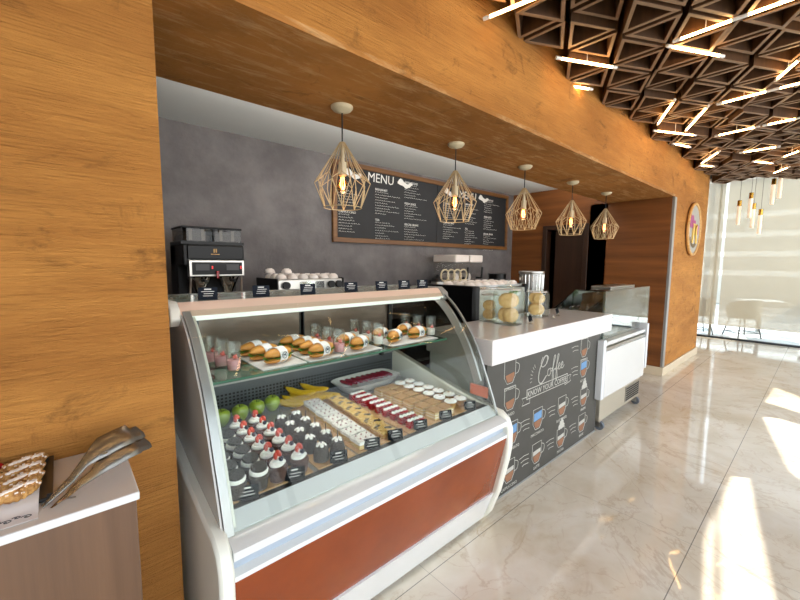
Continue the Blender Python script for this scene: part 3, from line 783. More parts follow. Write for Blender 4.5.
# ------------------------------------------------------------------ gelato display case
gx0, gx1, gy = 3.61, 4.72, 1.295; gr = 4.87
t = thing('gelato_case', 'white and steel glass-topped gelato display case on casters', 'display case', (4.19, 1.65, 0))
MB().box(3.53, 4.60, 1.2635, 1.77, .085, .60).box(3.53, 4.60, 1.2635, 1.77, .60, .778).box(4.60, gr, 1.33, 1.99, .55, .778).build('body', M['copper_base'], t, .003)
MB().box(3.513, 4.60, 1.232, 1.2630, .313, .735).build('front_panel', M['white_lacquer'], t, .004)
MB().box(3.452, 3.512, 1.231, 1.2855, .309, .838).build('left_cheek', M['grey_lacquer'], t, .004)
MB().box(4.602, 4.65, 1.222, 1.329, .39, .872).build('right_cheek', M['grey_lacquer'], t, .006)
MB().box(3.513, 4.60, 1.236, 1.263, .737, .765).box(3.513, 4.60, 1.245, 1.263, .775, .7775).build('front_trim', M['steel'], t)
MB().box(3.513, 4.60, 1.245, gy + .03, .7785, .812).build('sill', M['white_lacquer'], t, .003)
v = MB().box(4.17, 4.57, 1.257, 1.263, .11, .27).build('vent_grille', M['steel'], t)
m = MB()
for i in range(12):
    for j in range(6): m.box(4.185 + i * .032, 4.207 + i * .032, 1.255, 1.259, .122 + j * .023, .136 + j * .023)
m.build('vent_slots', M['black'], v)
for x, y in ((3.57, 1.285), (4.54, 1.285), (3.57, 1.72), (4.54, 1.72)):
    c = MB().at((x, y, .042)).box(-.026, .026, -.022, .022, .030, .043).box(-.024, -.018, -.028, .022, -.010, .032).box(.018, .024, -.028, .022, -.010, .032).build('caster', M['steel'], t)
    MB().at((x - .014, y - .012, .041), ry=PI / 2).cyl((0, 0, 0), .040, .028, 18).build('wheel', M['caster'], c)
gt = 1.246
MB().box(gx0 + .01, gr, gy + .004, gy + .012, .81, gt).build('front_pane', M['gelato_pane'], t)
side = [(gy + .012, .81), (gy + .012, gt), (1.573, gt), (1.985, .86), (1.985, .78)]
MB().prism(side, 'x', gx0 + .01, gx0 + .018).build('left_pane', M['gelato_pane'], t)
MB().prism(side, 'x', gr - .008, gr).build('right_pane', M['gelato_pane'], t)
MB().box(gx0 + .01, gr, gy + .004, 1.573, gt, gt + .01).build('top_pane', M['gelato_pane'], t)
MB().box(gx0 + .02, gx1 - .02, 1.545, 1.58, gt - .03, gt - .002).box(gx0 + .4, gx1 - .02, 1.40, 1.585, gt + .01, gt + .028).build('lamp_rail', M['steel'], t, .003)
MB().strip([(1.565, gt), (1.97, .865)], [(1.58, gt), (1.985, .865)], gx0 + .02, gx1 - .02).build('rear_flap', M['door_glass'], t)
for x in (gx0 + .02, gr - .02):
    MB().box(x, x + .01, gy + .014, gy + .03, .81, gt).build('corner_post', M['steel'], t)
MB().box(gx0 + .03, gx1 - .03, gy + .03, 1.95, .778, .815).build('liner', M['liner'], t)
pan = MB().box(-.115, .115, -.12, .12, 0, .008).box(-.115, .115, -.12, -.112, 0, .06).box(-.115, .115, .112, .12, 0, .06).box(-.115, -.107, -.112, .112, 0, .06).box(.107, .115, -.112, .112, 0, .06)
po = thing('gelato_pan', '', 'gelato pan', (0, 0, 0), 'pans in the gelato case')
pan.build('steel_pan', M['steel'], po)
MB().ball((0, 0, .052), (.10, .105, .042), 18, 10, lambda q: 1 + .10 * noise.noise(q * 3)).build('gelato', M['cream'], po)
pp = Rep(po); k = 0
for j, row in ((0, 'front'), (1, 'rear')):
    for i in range(4):
        pp.put((gx0 + .18 + i * .255, gy + .19 + j * .27, .8155), 0, f'steel pan of pale gelato, {ORD[i]} from left in {row} row')
# ------------------------------------------------------------------ curved pastry display case
cx0, cx1 = .33, 1.755                         # glazed span
G = [(1.135, .662), (1.18, .707), (1.224, .84), (1.277, .974), (1.322, 1.06), (1.375, 1.136), (1.43, 1.205), (1.492, 1.268), (1.56, 1.315)]
G = [tuple(p[:2]) for p in smooth_curve([(a, b, 0) for a, b in [(1.150, .662), (1.185, .757), (1.224, .85), (1.277, .974), (1.322, 1.06), (1.375, 1.136), (1.43, 1.205), (1.492, 1.265), (1.56, 1.312)]], 4)]
t = case = thing('pastry_case', 'long curved-glass pastry display case with rust red front panel', 'display case', (1.04, 1.6, 0))
# side panels of moulded white plastic with a bulging front edge
sidep = [(2.10, .0), (2.10, .885), (1.83, .823), (1.446, .735), (1.20, .69), (1.145, .685), (1.10, .655), (1.078, .60), (1.078, .50), (1.09, .42), (1.135, .225), (1.19, .07), (1.225, .02), (1.26, 0)]
for x0, x1 in ((cx0 - .045, cx0), (cx1, cx1 + .05)):
    MB().prism(sidep, 'x', x0, x1).build('side_panel', M['ivory_plastic'], t, .010)
MB().box(cx0, cx1, 1.26, 2.08, .04, .655).build('body', M['white_plastic'], t)
MB().sheet([(1.245, .03), (1.18, .21), (1.17, .21)][:2], cx0, cx1, .02).build('kick_panel', M['white_lacquer'], t)
MB().sheet([(1.186, .208), (1.14, .40), (1.104, .562)], cx0, cx1, .016).build('front_panel', M['red_panel'], t)
MB().strip([(1.10, .556), (1.086, .560), (1.088, .574), (1.122, .584), (1.126, .604), (1.090, .622), (1.088, .650), (1.13, .664), (1.19, .664)],
           [(1.14, .556), (1.14, .562), (1.14, .574), (1.14, .586), (1.14, .602), (1.14, .618), (1.14, .630), (1.14, .645), (1.19, .645)], cx0, cx1).build('bumper_rail', M['white_lacquer'], t)
MB().box(cx0, cx1, 1.113, 1.124, .583, .604).build('recess_shade_strip', M['recess_shade'], t)  # strip added to paint the groove's sky-tinted shade
MB().sheet([(1.2, .21), (1.17, .222)], cx0, cx1, .006).build('panel_lip', M['alu'], t)
for x in (.42, 1.66):
    MB().cyl((x, 1.36, 0), .03, .05, 12).build('foot', M['alu'], t)
# deck
MB().box(cx0, cx1, 1.21, 2.06, .655, .70).build('deck', M['deck_metal'], t)
MB().strip([(1.158, .668), (1.212, .704)], [(1.165, .655), (1.22, .69)], cx0, cx1).build('front_apron', M['grey_lacquer'], t)
MB().box(cx0, cx1, 1.212, 1.243, .699, .7008).build('dark_grille_strip', M['spout'], t)
m = MB()
for k in range(46): m.box(.36 + k * .03, .378 + k * .03, 1.2125, 1.219, .70, .7009)
m.build('air_slots', M['black'], t)
vp = MB().box(cx0, cx1, 2.045, 2.06, .70, .86).build('rear_vent', M['vent_metal'], t)
m = MB()
for i in range(70):
    for j in range(4): m.box(.345 + i * .02, .356 + i * .02, 2.042, 2.046, .745 + j * .018, .755 + j * .018)
m.build('vent_holes', M['black'], vp)
MB().box(cx0, cx1, 2.03, 2.06, .86, .95).build('rear_sill', M['alu'], t)
for x0, x1 in ((cx0 + .01, 1.06), (1.04, cx1 - .01)):
    dd = MB().box(x0, x1, 2.045 if x0 < .5 else 2.06, 2.05 if x0 < .5 else 2.065, .95, 1.31).build('rear_sliding_door', M['rear_door'], t)
    MB().box(x0, x0 + .025, 2.04, 2.07, .95, 1.31).box(x1 - .025, x1, 2.04, 2.07, .95, 1.31).box(x0 + .025, x1 - .025, 2.04, 2.07, .95, .97).build('door_frame', M['dark_metal'], dd)
MB().box(cx0 - .04, cx1 + .045, 1.98, 2.09, 1.30, 1.338).build('rear_rail', M['alu'], t)
# glass
MB().sheet(G, cx0, cx1, .006).build('curved_front_glass', M['pane_curved'], t)
sp = [(p[0] + .008, p[1]) for p in G] + [(1.83, 1.312), (2.05, 1.30), (2.05, .86), (1.83, .815), (1.446, .727), (1.2, .69)]
for x in (cx0 - .012, cx1 + .006):
    MB().prism(sp, 'x', x, x + .006).build('side_glass', M['frosted_side'] if x < 1 else M['side_glass'], t)
MB().strip([(p[0] - .002, p[1] + .002) for p in G], [(p[0] + .022, p[1] - .006) for p in G], cx0 - .004, cx0 + .022).build('glass_edge_frame', M['alu'], t)
MB().strip([(p[0] + .012, p[1] - .002) for p in G], [(p[0] + .05, p[1] - .014) for p in G], cx0 + .022, cx0 + .034).build('inner_strut', M['ivory_plastic'], t)
MB().strip([(p[0] - .001, p[1] + .002) for p in G], [(p[0] + .006, p[1] - .004) for p in G], cx1 - .006, cx1 + .006).build('glass_edge_frame', M['alu'], t)
arch = MB().strip([(p[0] + .016, p[1] - .004) for p in G[8:]], [(p[0] + .055, p[1] - .03) for p in G[8:]], cx1 - .045, cx1 - .03).build('arched_bracket', M['alu'], t)
MB().at((cx1 - .05, 1.41, 1.135), ry=PI / 2).cyl((0, 0, 0), .02, .012, 14).build('hinge', M['alu'], arch)
MB().box(cx0 + .02, cx0 + .05, 1.56, 1.60, 1.26, 1.30).build('hinge', M['dark_metal'], t)
# lamp canopy and top
MB().strip([(1.548, 1.296), (1.585, 1.338), (1.60, 1.345)], [(1.60, 1.296), (1.60, 1.30), (1.60, 1.302)], cx0 - .01, cx1 - .02).build('canopy_front', M['pink_metal'], t)
MB().strip([(1.548, 1.278), (1.546, 1.296)], [(1.60, 1.284), (1.60, 1.296)], cx0 + .005, cx1 - .02).build('lamp_cover', M['lit_strip'], t)
MB().box(cx0 - .01, cx1 + .03, 1.60, 1.99, 1.325, 1.34).build('top_pane', M['frost'], t)
MB().prism([(1.545, 1.285), (1.555, 1.32), (1.60, 1.349), (1.86, 1.343), (1.86, 1.30), (1.66, 1.265), (1.58, 1.258)], 'x', cx0 - .045, cx0 - .010).build('end_cap', M['ivory_plastic'], t, .006)
MB().prism([(1.545, 1.285), (1.555, 1.32), (1.60, 1.349), (1.86, 1.343), (1.86, 1.30), (1.66, 1.265), (1.58, 1.258)], 'x', cx1 - .02, cx1 + .03).build('end_cap', M['alu'], t, .006)
l = bpy.data.lights.new('case_strip_light', 'AREA'); l.shape = 'RECTANGLE'; l.size = 1.38; l.size_y = .03; l.energy = 1.6; l.color = (1, .95, .88)
lo = bpy.data.objects.new('case_strip_light', l); C.objects.link(lo); lo.location = (1.04, 1.60, 1.274)
# upper glass shelf
sh = MB().box(.376, 1.70, 1.485, 1.96, 1.042, 1.05).build('glass_shelf', M['shelf_glass'], t)
MB().box(.376, 1.70, 1.482, 1.4855, 1.041, 1.051).box(.3725, .376, 1.482, 1.96, 1.041, 1.051).build('polished_edge', M['green_edge'], sh)
for x in (.42, 1.62):
    MB().box(x, x + .02, 1.60, 2.05, 1.012, 1.041).box(x, x + .02, 2.0, 2.05, .86, 1.03).build('shelf_bracket', M['spout'], t)
# small orange patch on the right side glass
MB().box(cx1 - .002, cx1 + .004, 1.22, 1.34, .74, .80).build('orange_patch', mat('orange_patch', 'D8714E', .6, var=.05, scale=9), t)

MB().box(.40, 1.68, 1.505, 1.520, 1.033, 1.041).build('added_light_bar', M['dark_metal'], sh)  # dark bar made up to house the added fill light
l = bpy.data.lights.new('deck_fill_light', 'AREA'); l.shape = 'RECTANGLE'; l.size = 1.26; l.size_y = .012; l.energy = 2.4; l.color = (1, .96, .9)  # added fill lamp that brightens the pastries on the deck
lo = bpy.data.objects.new('deck_fill_light', l); C.objects.link(lo); lo.location = (1.04, 1.512, 1.031)
# ------------------------------------------------------------------ price cards on top of the case
def card_on_top(x, y, k, lab):
    t = thing('price_card', lab, 'price card', (x, y, 1.34), 'dark price cards along the top of the pastry case', rz=-.3)
    m = MB(); m.at((0, 0, 0), rx=-.22).box(-.036, .036, -.002, .002, 0, .052).build('card', M['card']).parent = t
    w = MB(); w.at((0, 0, 0), rx=-.22)
    w.add([(-.013, -.0026, .041), (.013, -.0026, .041), (.013, -.0026, .046), (-.013, -.0026, .046)], [(0, 1, 2, 3)])
    for j in range(3):
        a = -.024 + .003 * ((k * 7 + j * 3) % 4); b = .024 - .003 * ((k * 5 + j) % 5); z = .033 - j * .009
        w.add([(a, -.0026, z), (b, -.0026, z), (b, -.0026, z + .0022), (a, -.0026, z + .0022)], [(0, 1, 2, 3)])
    w.build('writing', M['chalk']).parent = t
    MB().box(-.03, .03, .0, .022, 0, .003).build('stand_foot', M['card'], None).parent = t
    return t
TC = [(.450, 'first from the left end'), (.672, 'second from the left end'), (.905, 'third from the left'),
      (1.16, 'fourth from the left'), (1.37, 'fifth from the left'), (1.545, 'sixth from the left'), (1.70, 'last at the right end')]
for k, (x, w) in enumerate(TC): card_on_top(x, 1.69, k, f'small dark price card on the case top, {w}')

# ------------------------------------------------------------------ cake boards and deck cards
ZD = .701
boards = [(.375, .675, 1.245, 1.76, 'left wooden board under the topped cupcakes'), (.70, .872, 1.245, 1.70, 'wooden board under the chocolate domes'),
          (.885, 1.16, 1.245, 1.87, 'wooden board under white slices and lattice bars'), (1.172, 1.36, 1.245, 1.79, 'wooden board under the red mousse bars'),
          (1.365, 1.68, 1.245, 1.785, 'wooden board under the brown squares and white tarts')]
for x0, x1, y0, y1, lab in boards:
    tag(MB().box(x0, x1, y0, y1, ZD, ZD + .005).build('cake_board', M['board_wood'], loc=((x0 + x1) / 2, (y0 + y1) / 2, ZD)), lab, 'cake board')
ZB = ZD + .0055
for k, (x, w) in enumerate([(.425, 'first from the left, before the cookie topped cupcakes'), (.597, 'second from the left, before the berry cupcakes'), (.785, 'third from the left, before the chocolate domes'),
                            (.954, 'fourth from the left, before the white slices'), (1.085, 'fifth from the left, before the lattice bars'), (1.245, 'sixth from the left, before the red mousse bars'),
                            (1.425, 'seventh from the left, before the brown squares'), (1.625, 'last at the right end of the deck')]):
    t = thing('dessert_card', f'charcoal dessert card on the deck, {w}', 'name card', (x, 1.237, ZD + .0003), 'dessert name cards along the deck', rz=-.35)
    MB().at(rx=-.25).box(-.036, .036, -.0015, .0015, 0, .048).build('card', M['card_deck']).parent = t
    w_ = MB().at(rx=-.25)
    w_.box(-.012, .012, -.0022, -.0016, .037, .042)
    for j in range(2): w_.box(-.024 + .004 * ((k + j) % 3), .024 - .004 * ((k * 2 + j) % 3), -.0022, -.0016, .016 + j * .010, .018 + j * .010)
    w_.build('writing', M['chalk']).parent = t

# ------------------------------------------------------------------ cupcakes and domes
def ridged(mb, r0, r1, h, n=28):
    vs = []; prof = [(r0, 0), (r1 * .97, h * .8), (r1, h)]
    for r, z in prof:
        for i in range(n):
            a = 2 * PI * i / n; q = r * (1 + (.025 if i % 2 else -.025)); vs.append((q * math.cos(a), q * math.sin(a), z))
    fs = []
    for k in range(2):
        for i in range(n):
            j = (i + 1) % n; fs.append((k * n + i, k * n + j, (k + 1) * n + j, (k + 1) * n + i))
    mb.add(vs, fs)
    mb.lathe([(r1, h), (r1 * 1.04, h + .004), (r1 * .8, h + .012), (0, h + .016)], n=20); return mb
def swirl(mb, r, z, turns=3, lean=0):
    pts = []; rad = []
    for k in range(turns * 14 + 1):
        f = k / (turns * 14); a = f * turns * 2 * PI
        rr = r * (1 - f) ** .8; pts.append((rr * math.cos(a), rr * math.sin(a), z + f * r * 1.35)); rad.append(r * .42 * (1 - .6 * f))
    mb.tube(pts, rad, 8); mb.lathe([(r * .9, z - .004), (r * .8, z + r * .5), (0, z + r)], n=14); return mb
t = thing('cupcake', '', 'cupcake', (0, 0, 0), 'cookie topped chocolate cupcakes')
ridged(MB(), .027, .034, .042).build('cake', M['cocoa'], t)
MB().lathe([(.024, .050), (.031, .056), (.033, .064), (.029, .072), (.0, .076)], n=20).build('cream', M['cream'], t)
MB().at((0, -.002, .073), rx=.22).lathe([(.0, 0), (.026, 0), (.0285, .003), (.0285, .006), (.026, .009), (0, .009)], n=24).build('black_cookie', M['wafer'], t)
oreo = Rep(t)
oy = [1.275, 1.355, 1.44, 1.525, 1.61]
for i, x in enumerate((.402, .480)):
    for j, y in enumerate(oy):
        oreo.put((x, y, ZB), rnd.uniform(0, 6), f'cookie topped chocolate cupcake, {"left" if i == 0 else "right"} column, {ORD[j]} from the front').rotation_euler.z = rnd.uniform(-.3, .3)
t = thing('cupcake', '', 'cupcake', (0, 0, 0), 'berry topped chocolate cupcakes')
ridged(MB(), .028, .035, .043).build('cake', M['cocoa_red'], t)
swirl(MB(), .024, .056).build('cream_swirl', M['cream'], t)
MB().at((.004, .004, .094), rx=-.3, rz=.5).ball((0, 0, 0), (.008, .014, .015), 10, 8).at((-.008, .002, .09), rx=-.3, rz=-.2).ball((0, 0, 0), (.007, .012, .013), 10, 8).build('strawberry_slice', M['strawberry'], t)
MB().ball((.006, -.014, .082), .009, 12, 8).build('blueberry', M['blueberry'], t)
berry = Rep(t)
for i, x in enumerate((.552, .636)):
    for j in range(6):
        berry.put((x, 1.28 + j * .086, ZB), rnd.uniform(-.6, .6), f'berry topped cream cupcake, {"left" if i == 0 else "right"} column, {ORD[j]} from the front')
t = thing('chocolate_dome', '', 'cake', (0, 0, 0), 'chocolate dome cakes with white icing')
MB().lathe([(.031, 0), (.032, .012), (.029, .04), (.023, .058), (.012, .068), (0, .071)], n=24).build('cake', M['cocoa'], t)
ic = MB()
for a in range(5):
    w = 2 * PI * a / 5; ic.at((.012 * math.cos(w), .012 * math.sin(w), .064), rz=w, ry=.45).ball((0, 0, 0), (.012, .0085, .006), 10, 6)
ic.build('white_icing', M['cream'], t)
MB().tube([(0, 0, .065), (.002, .0, .10)], .0022, 6).build('stick', M['stick'], t)
dome = Rep(t)
for i, x in enumerate((.742, .818)):
    for j in range(5):
        dome.put((x, 1.30 + j * .092, ZB), rnd.uniform(0, 6), f'chocolate dome cake with white icing, {"left" if i == 0 else "right"} column, {ORD[j]} from the front')

# ------------------------------------------------------------------ slices, bars, tarts
t = thing('white_slice', '', 'cake slice', (0, 0, 0), 'white coconut cream slices')
MB().box(-.044, .044, -.036, .036, 0, .020).build('sponge_base', M['sponge'], t, .003)
top = MB(); nn = 12; vs = []; fs = []
for i in range(nn + 1):
    for j in range(nn + 1):
        vs.append((-.045 + .09 * i / nn, -.037 + .074 * j / nn, .036 + .004 * noise.noise((i * .9, j * .9, 1.3))))
for i in range(nn):
    for j in range(nn): fs.append((i * (nn + 1) + j, (i + 1) * (nn + 1) + j, (i + 1) * (nn + 1) + j + 1, i * (nn + 1) + j + 1))
top.add(vs, fs, True).box(-.045, .045, -.037, .037, .020, .0335).build('coconut_cream', M['meringue'], t)
br = MB()
for k in range(6): br.ball((-.028 + .028 * (k % 3), -.018 + .034 * (k // 3), .041), .0034, 8, 5)
br.build('red_berries', M['red_berry'], t)
sl = Rep(t)
for j in range(7):
    sl.put((.945 + .007 * j, 1.292 + j * .086, ZB), rnd.uniform(-.10, .10), f'white coconut cream slice with red dots, {ORD[j]} from the front')
t = thing('lattice_bar', '', 'cookie bar', (0, 0, 0), 'tan cookie bars with chocolate and lattice icing')
MB().box(-.042, .042, -.044, .044, 0, .022).build('bar', M['bar_tan'], t, .004)
lt = MB()
for k in range(5):
    q = -.034 + k * .017
    lt.tube([(q, -.042, .0235), (q + .006, .042, .0235)], .0045, 5).tube([(-.04, q * 1.1, .0265), (.04, q * 1.1 + .006, .0265)], .0045, 5)
lt.build('lattice_icing', M['lattice_icing'], t)
ck = MB().at((-.012, .030, .0255), rz=.6).box(-.026, .026, -.009, .009, 0, .004).at((.02, -.012, .0275), rz=-.5).box(-.016, .016, -.007, .007, 0, .004)
ck.build('chocolate_shard', M['dark_choc'], t)
lb = Rep(t)
for j in range(6):
    lb.put((1.075 + .010 * j, 1.315 + j * .093, ZB), rnd.uniform(-.15, .15), f'tan cookie bar with lattice icing and chocolate, {ORD[j]} from the front')
t = thing('red_mousse_bar', '', 'cake bar', (0, 0, 0), 'red mousse bars with cream dots')
MB().box(-.050, .050, -.0185, .0185, 0, .034).build('red_mousse', M['red_jelly'], t, .005)
cd = MB(); ch_ = MB()
for k in range(4):
    cd.lathe([(.0115, 0), (.0115, .006), (.004, .012), (0, .013)], (-.036 + .024 * k, 0, .033), 12)
    ch_.ball((-.036 + .024 * k, -.002, .0455), (.0045, .0045, .003), 8, 5)
cd.build('cream_dots', M['cream'], t); ch_.build('chocolate_beads', M['dark_choc'], t)
rb = Rep(t)
for j in range(9):
    rb.put((1.250 + .002 * (j % 3), 1.283 + j * .061, ZB), rnd.uniform(-.06, .06), f'red mousse bar with cream dots, {ORD[j]} from the front')
t = thing('layer_square', '', 'cake square', (0, 0, 0), 'layered squares with cinnamon crumb')
for k in range(3):
    MB().box(-.033, .033, -.034, .034, .0135 * k, .0135 * k + .0095).build('sponge_layer', M['sponge'], t)
MB().box(-.032, .032, -.033, .033, .009, .0375).build('cream_layers', M['cream'], t)
MB().box(-.033, .033, -.034, .034, .036, .042).build('crumb_top', M['cocoa_top'], t, .002)
ls = Rep(t)
for i, x in enumerate((1.398, 1.474)):
    for j in range(6):
        ls.put((x, 1.292 + j * .086, ZB), rnd.uniform(-.04, .04), f'layered cinnamon crumb square, {"left" if i == 0 else "right"} column, {ORD[j]} from the front')
t = thing('meringue_tart', '', 'tart', (0, 0, 0), 'white topped meringue tarts')
MB().lathe([(.026, 0), (.033, .034), (.030, .034)], n=24).build('tart_shell', M['bar_tan'], t)
MB().ball((0, 0, .037), (.035, .035, .012), 18, 9, lambda q: 1 + .06 * noise.noise(q * 6)).build('meringue', M['cream'], t)
MB().ball((.004, -.002, .048), (.008, .006, .003), 8, 5).build('zest', M['bar_tan'], t)
mt = Rep(t)
for i, x in enumerate((1.560, 1.636)):
    for j in range(6):
        mt.put((x, 1.325 + j * .083 - .005 * i, ZB), rnd.uniform(0, 6), f'white meringue tart, {"left" if i == 0 else "right"} column, {ORD[j]} from the front')

# ------------------------------------------------------------------ apples, bananas, dish of dark red slices
t = thing('green_apple', '', 'apple', (0, 0, 0), 'green apples at the back of the deck')
MB().lathe([(.0, .012), (.012, .004), (.02, .002), (.034, .02), (.041, .045), (.037, .066), (.022, .078), (.010, .074), (0, .066)], n=24).build('fruit', M['apple'], t)
MB().tube([(0, 0, .066), (.003, .002, .085)], .0018, 6).build('stem', M['stick'], t)
ap = Rep(t)
for j, (x, y) in enumerate(((.455, 1.915), (.545, 1.905), (.635, 1.91), (.722, 1.92), (.812, 1.935))):
    ap.put((x, y, ZD), j * 1.3, f'green apple on the deck under the glass shelf, {ORD[j]} from the left')
def banana(L=.19):
    t = thing('banana', '', 'banana', (0, 0, 0), 'bananas at the back of the deck')
    pts = []; rad = []
    for k in range(13):
        f = k / 12; a = (f - .5) * 1.3; pts.append((0, L * (f - .5), .018 + .055 * (1 - math.cos(a)) * 1.6)); rad.append(.018 * min(1, .35 + 3.2 * f * (1 - f) * 1.3))
    MB().tube(pts, rad, 8).build('skin', M['banana'], t)
    p = Vector(pts[-1]); q = Vector(pts[-2]); MB().tube([p - (p - q) * .2, p + (p - q) * .9], .006, 7).build('stalk', M['banana_tip'], t)
    return t
bn = Rep(banana())
for j, (x, y, z, rz) in enumerate(((.900, 1.915, ZD, .55), (.950, 1.925, ZD, .5), (.995, 1.93, ZD, .45), (1.040, 1.92, ZD, .45), (1.085, 1.92, ZD, .42), (1.130, 1.915, ZD, .42), (.975, 1.93, ZD + .043, .5), (1.065, 1.935, ZD + .043, .45))):
    bn.put((x, y, z), rz, f'yellow banana in the bunch on the deck, {ORD[j] + " from the left" if j < 6 else ("left" if j == 6 else "right") + " one of the two lying on top"}')
t = thing('serving_dish', 'white oval serving dish with dark red slices under the glass shelf', 'dish', (1.43, 1.905, ZD))
dm = MB(); n = 36; vs = []; fs = []
def rr_(k, rx, ry):
    a = 2 * PI * k / n; c, s_ = math.cos(a), math.sin(a); e = .5
    return (rx * abs(c) ** e * (1 if c > 0 else -1), ry * abs(s_) ** e * (1 if s_ > 0 else -1))
for rx, ry, z in ((.17, .075, 0), (.225, .115, .055), (.232, .122, .062), (.218, .108, .058), (.165, .07, .008)):
    for k in range(n): p = rr_(k, rx, ry); vs.append((p[0], p[1], z))
for q in range(4):
    for k in range(n): j = (k + 1) % n; fs.append((q * n + k, q * n + j, (q + 1) * n + j, (q + 1) * n + k))
fs += [list(range(n))[::-1], [4 * n + k for k in range(n)]]
dm.add(vs, fs, False).build('dish_body', M['dish'], None).parent = t
t.location = (1.43, 1.915, ZD); t.rotation_euler.z = .04
t = thing('fruit_slice', '', 'fruit slice', (0, 0, 0), 'dark red slices in the white dish')
MB().ball((0, 0, 0), (.015, .060, .013), 14, 9, lambda q: 1 + .08 * noise.noise(q * 4)).build('flesh', M['plum'], t)
fsr = Rep(t)
for j in range(9):
    fsr.put((1.27 + j * .040, 1.915, ZD + .060), .12, f'dark red glossy slice in the white dish, {ORD[j]} from the left').rotation_euler.y = .9

# ------------------------------------------------------------------ glass shelf: paper liners, sandwiches, dessert glasses
ZS = 1.0505
for k, (x0, x1, y0, y1, lab) in enumerate(((.60, .80, 1.515, 1.90, 'white paper liner on the shelf under the left sandwiches'), (.815, 1.0, 1.515, 1.90, 'white paper liner on the shelf under the stacked rolls'),
                                           (1.015, 1.235, 1.515, 1.90, 'white paper liner on the shelf under the middle sandwiches'), (1.30, 1.66, 1.515, 1.90, 'white paper liner on the shelf under the right sandwiches'))):
    tag(MB().box(x0, x1, y0, y1, ZS, ZS + .003).build('paper_liner', M['paper'], loc=((x0 + x1) / 2, (y0 + y1) / 2, ZS)), lab, 'paper')
ZS += .003
def sandwich():
    t = thing('sandwich', '', 'sandwich', (0, 0, 0), 'wrapped sandwich rolls on the glass shelf')
    MB().ball((0, 0, .016), (.078, .033, .016), 22, 10, lambda q: 1 + .04 * noise.noise(q * 4)).build('bun_bottom', M['bun'], t)
    lf = MB(); n = 40; vs = [(0, 0, .027)]; fs = []
    for k in range(n):
        a = 2 * PI * k / n; w = 1 + .07 * math.sin(9 * a); vs.append((.080 * w * math.cos(a), .037 * w * math.sin(a), .027 + .005 * math.sin(7 * a)))
    for k in range(n): fs.append((0, 1 + k, 1 + (k + 1) % n))
    vs2 = [(v[0], v[1], v[2] + .004) for v in vs]; m = len(vs)
    lf.add(vs + vs2, fs + [tuple(i + m for i in f[::-1]) for f in fs], True).build('lettuce', M['lettuce'], t)
    MB().ball((0, 0, .032), (.072, .033, .008), 18, 8).build('filling', M['filling'], t)
    MB().ball((0, 0, .042), (.078, .034, .024), 22, 10, lambda q: 1 + .04 * noise.noise(q * 4 + Vector((3, 1, 2)))).build('bun_top', M['bun'], t)
    wr = MB(); n = 24; A = []; B = []
    for k in range(n + 1):
        a = 2 * PI * k / n; q = (.0385 * math.cos(a), .033 + .036 * math.sin(a)); A.append(q); B.append((.0365 * math.cos(a), .033 + .034 * math.sin(a)))
    wp = wr.strip([(p[0], max(.0005, p[1])) for p in A], [(p[0], max(.002, p[1])) for p in B], -.022, .022).build('paper_wrap', M['paper'], t)
    mk = MB(); mk.at((0, -.0392, .036), rx=PI / 2)
    mk.tube([(.014 * math.cos(2 * PI * k / 16), .014 * math.sin(2 * PI * k / 16), 0) for k in range(16)], .0016, 4, True)
    mk.tube([(-.007, -.006, 0), (-.004, .007, 0), (0, -.002, 0), (.004, .007, 0), (.007, -.006, 0)], .0016, 4)
    mk.build('printed_mark', M['ink'], wp)
    return t
sw = Rep(sandwich())
for x, y, z, rz, lab in ((.705, 1.60, 0, .38, 'wrapped sandwich roll on the shelf, front one of the left three'), (.680, 1.70, 0, .36, 'wrapped sandwich roll on the shelf, middle one of the left three'),
                         (.675, 1.80, 0, .32, 'wrapped sandwich roll on the shelf, rear one of the left three'),
                         (.905, 1.57, 0, .30, 'wrapped roll on the shelf, front one of the row beside the pink desserts'), (.905, 1.655, 0, .22, 'wrapped roll on the shelf, second of the row beside the pink desserts'),
                         (.91, 1.74, 0, .2, 'wrapped roll on the shelf, third of the row beside the pink desserts'), (.885, 1.825, 0, .2, 'wrapped roll on the shelf, rear one of the row beside the pink desserts'),
                         (1.135, 1.58, 0, .42, 'wrapped sandwich roll with greens, front one of the middle pair'), (1.125, 1.69, 0, .38, 'wrapped sandwich roll with greens, rear one of the middle pair'),
                         (1.392, 1.60, 0, .5, 'wrapped roll on the shelf, front one left of the white desserts'), (1.375, 1.71, 0, .4, 'wrapped roll on the shelf, rear one left of the white desserts'),
                         (1.57, 1.60, 0, .10, 'wrapped roll at the right end of the shelf, front one'), (1.575, 1.72, 0, .3, 'wrapped roll at the right end of the shelf, rear one')):
    sw.put((x, y, ZS + z), rz, lab)
def dessert(fillmat, nm, h):
    t = thing('dessert_glass', '', 'dessert glass', (0, 0, 0), nm)
    MB().lathe([(.0, 0), (.025, 0), (.027, .004), (.030, .118), (.0285, .118), (.0258, .008), (0, .006)], n=24).build('glass', M['cup_glass'], t)
    MB().lathe([(0, .008), (.0252, .0085), (.0272, h - .003), (.0262, h), (0, h + .001)], n=24).build('dessert', fillmat, t)
    MB().at((.004, -.006, h + .009), ry=.4).lathe([(.0, -.009), (.010, -.004), (.009, .004), (0, .015)], n=12).build('strawberry', M['strawberry'], t)
    return t
pk = Rep(dessert(M['pink_cream'], 'pink mousse glasses on the shelf', .048)); wh = Rep(dessert(M['white_cream'], 'white panna cotta glasses on the shelf', .046))
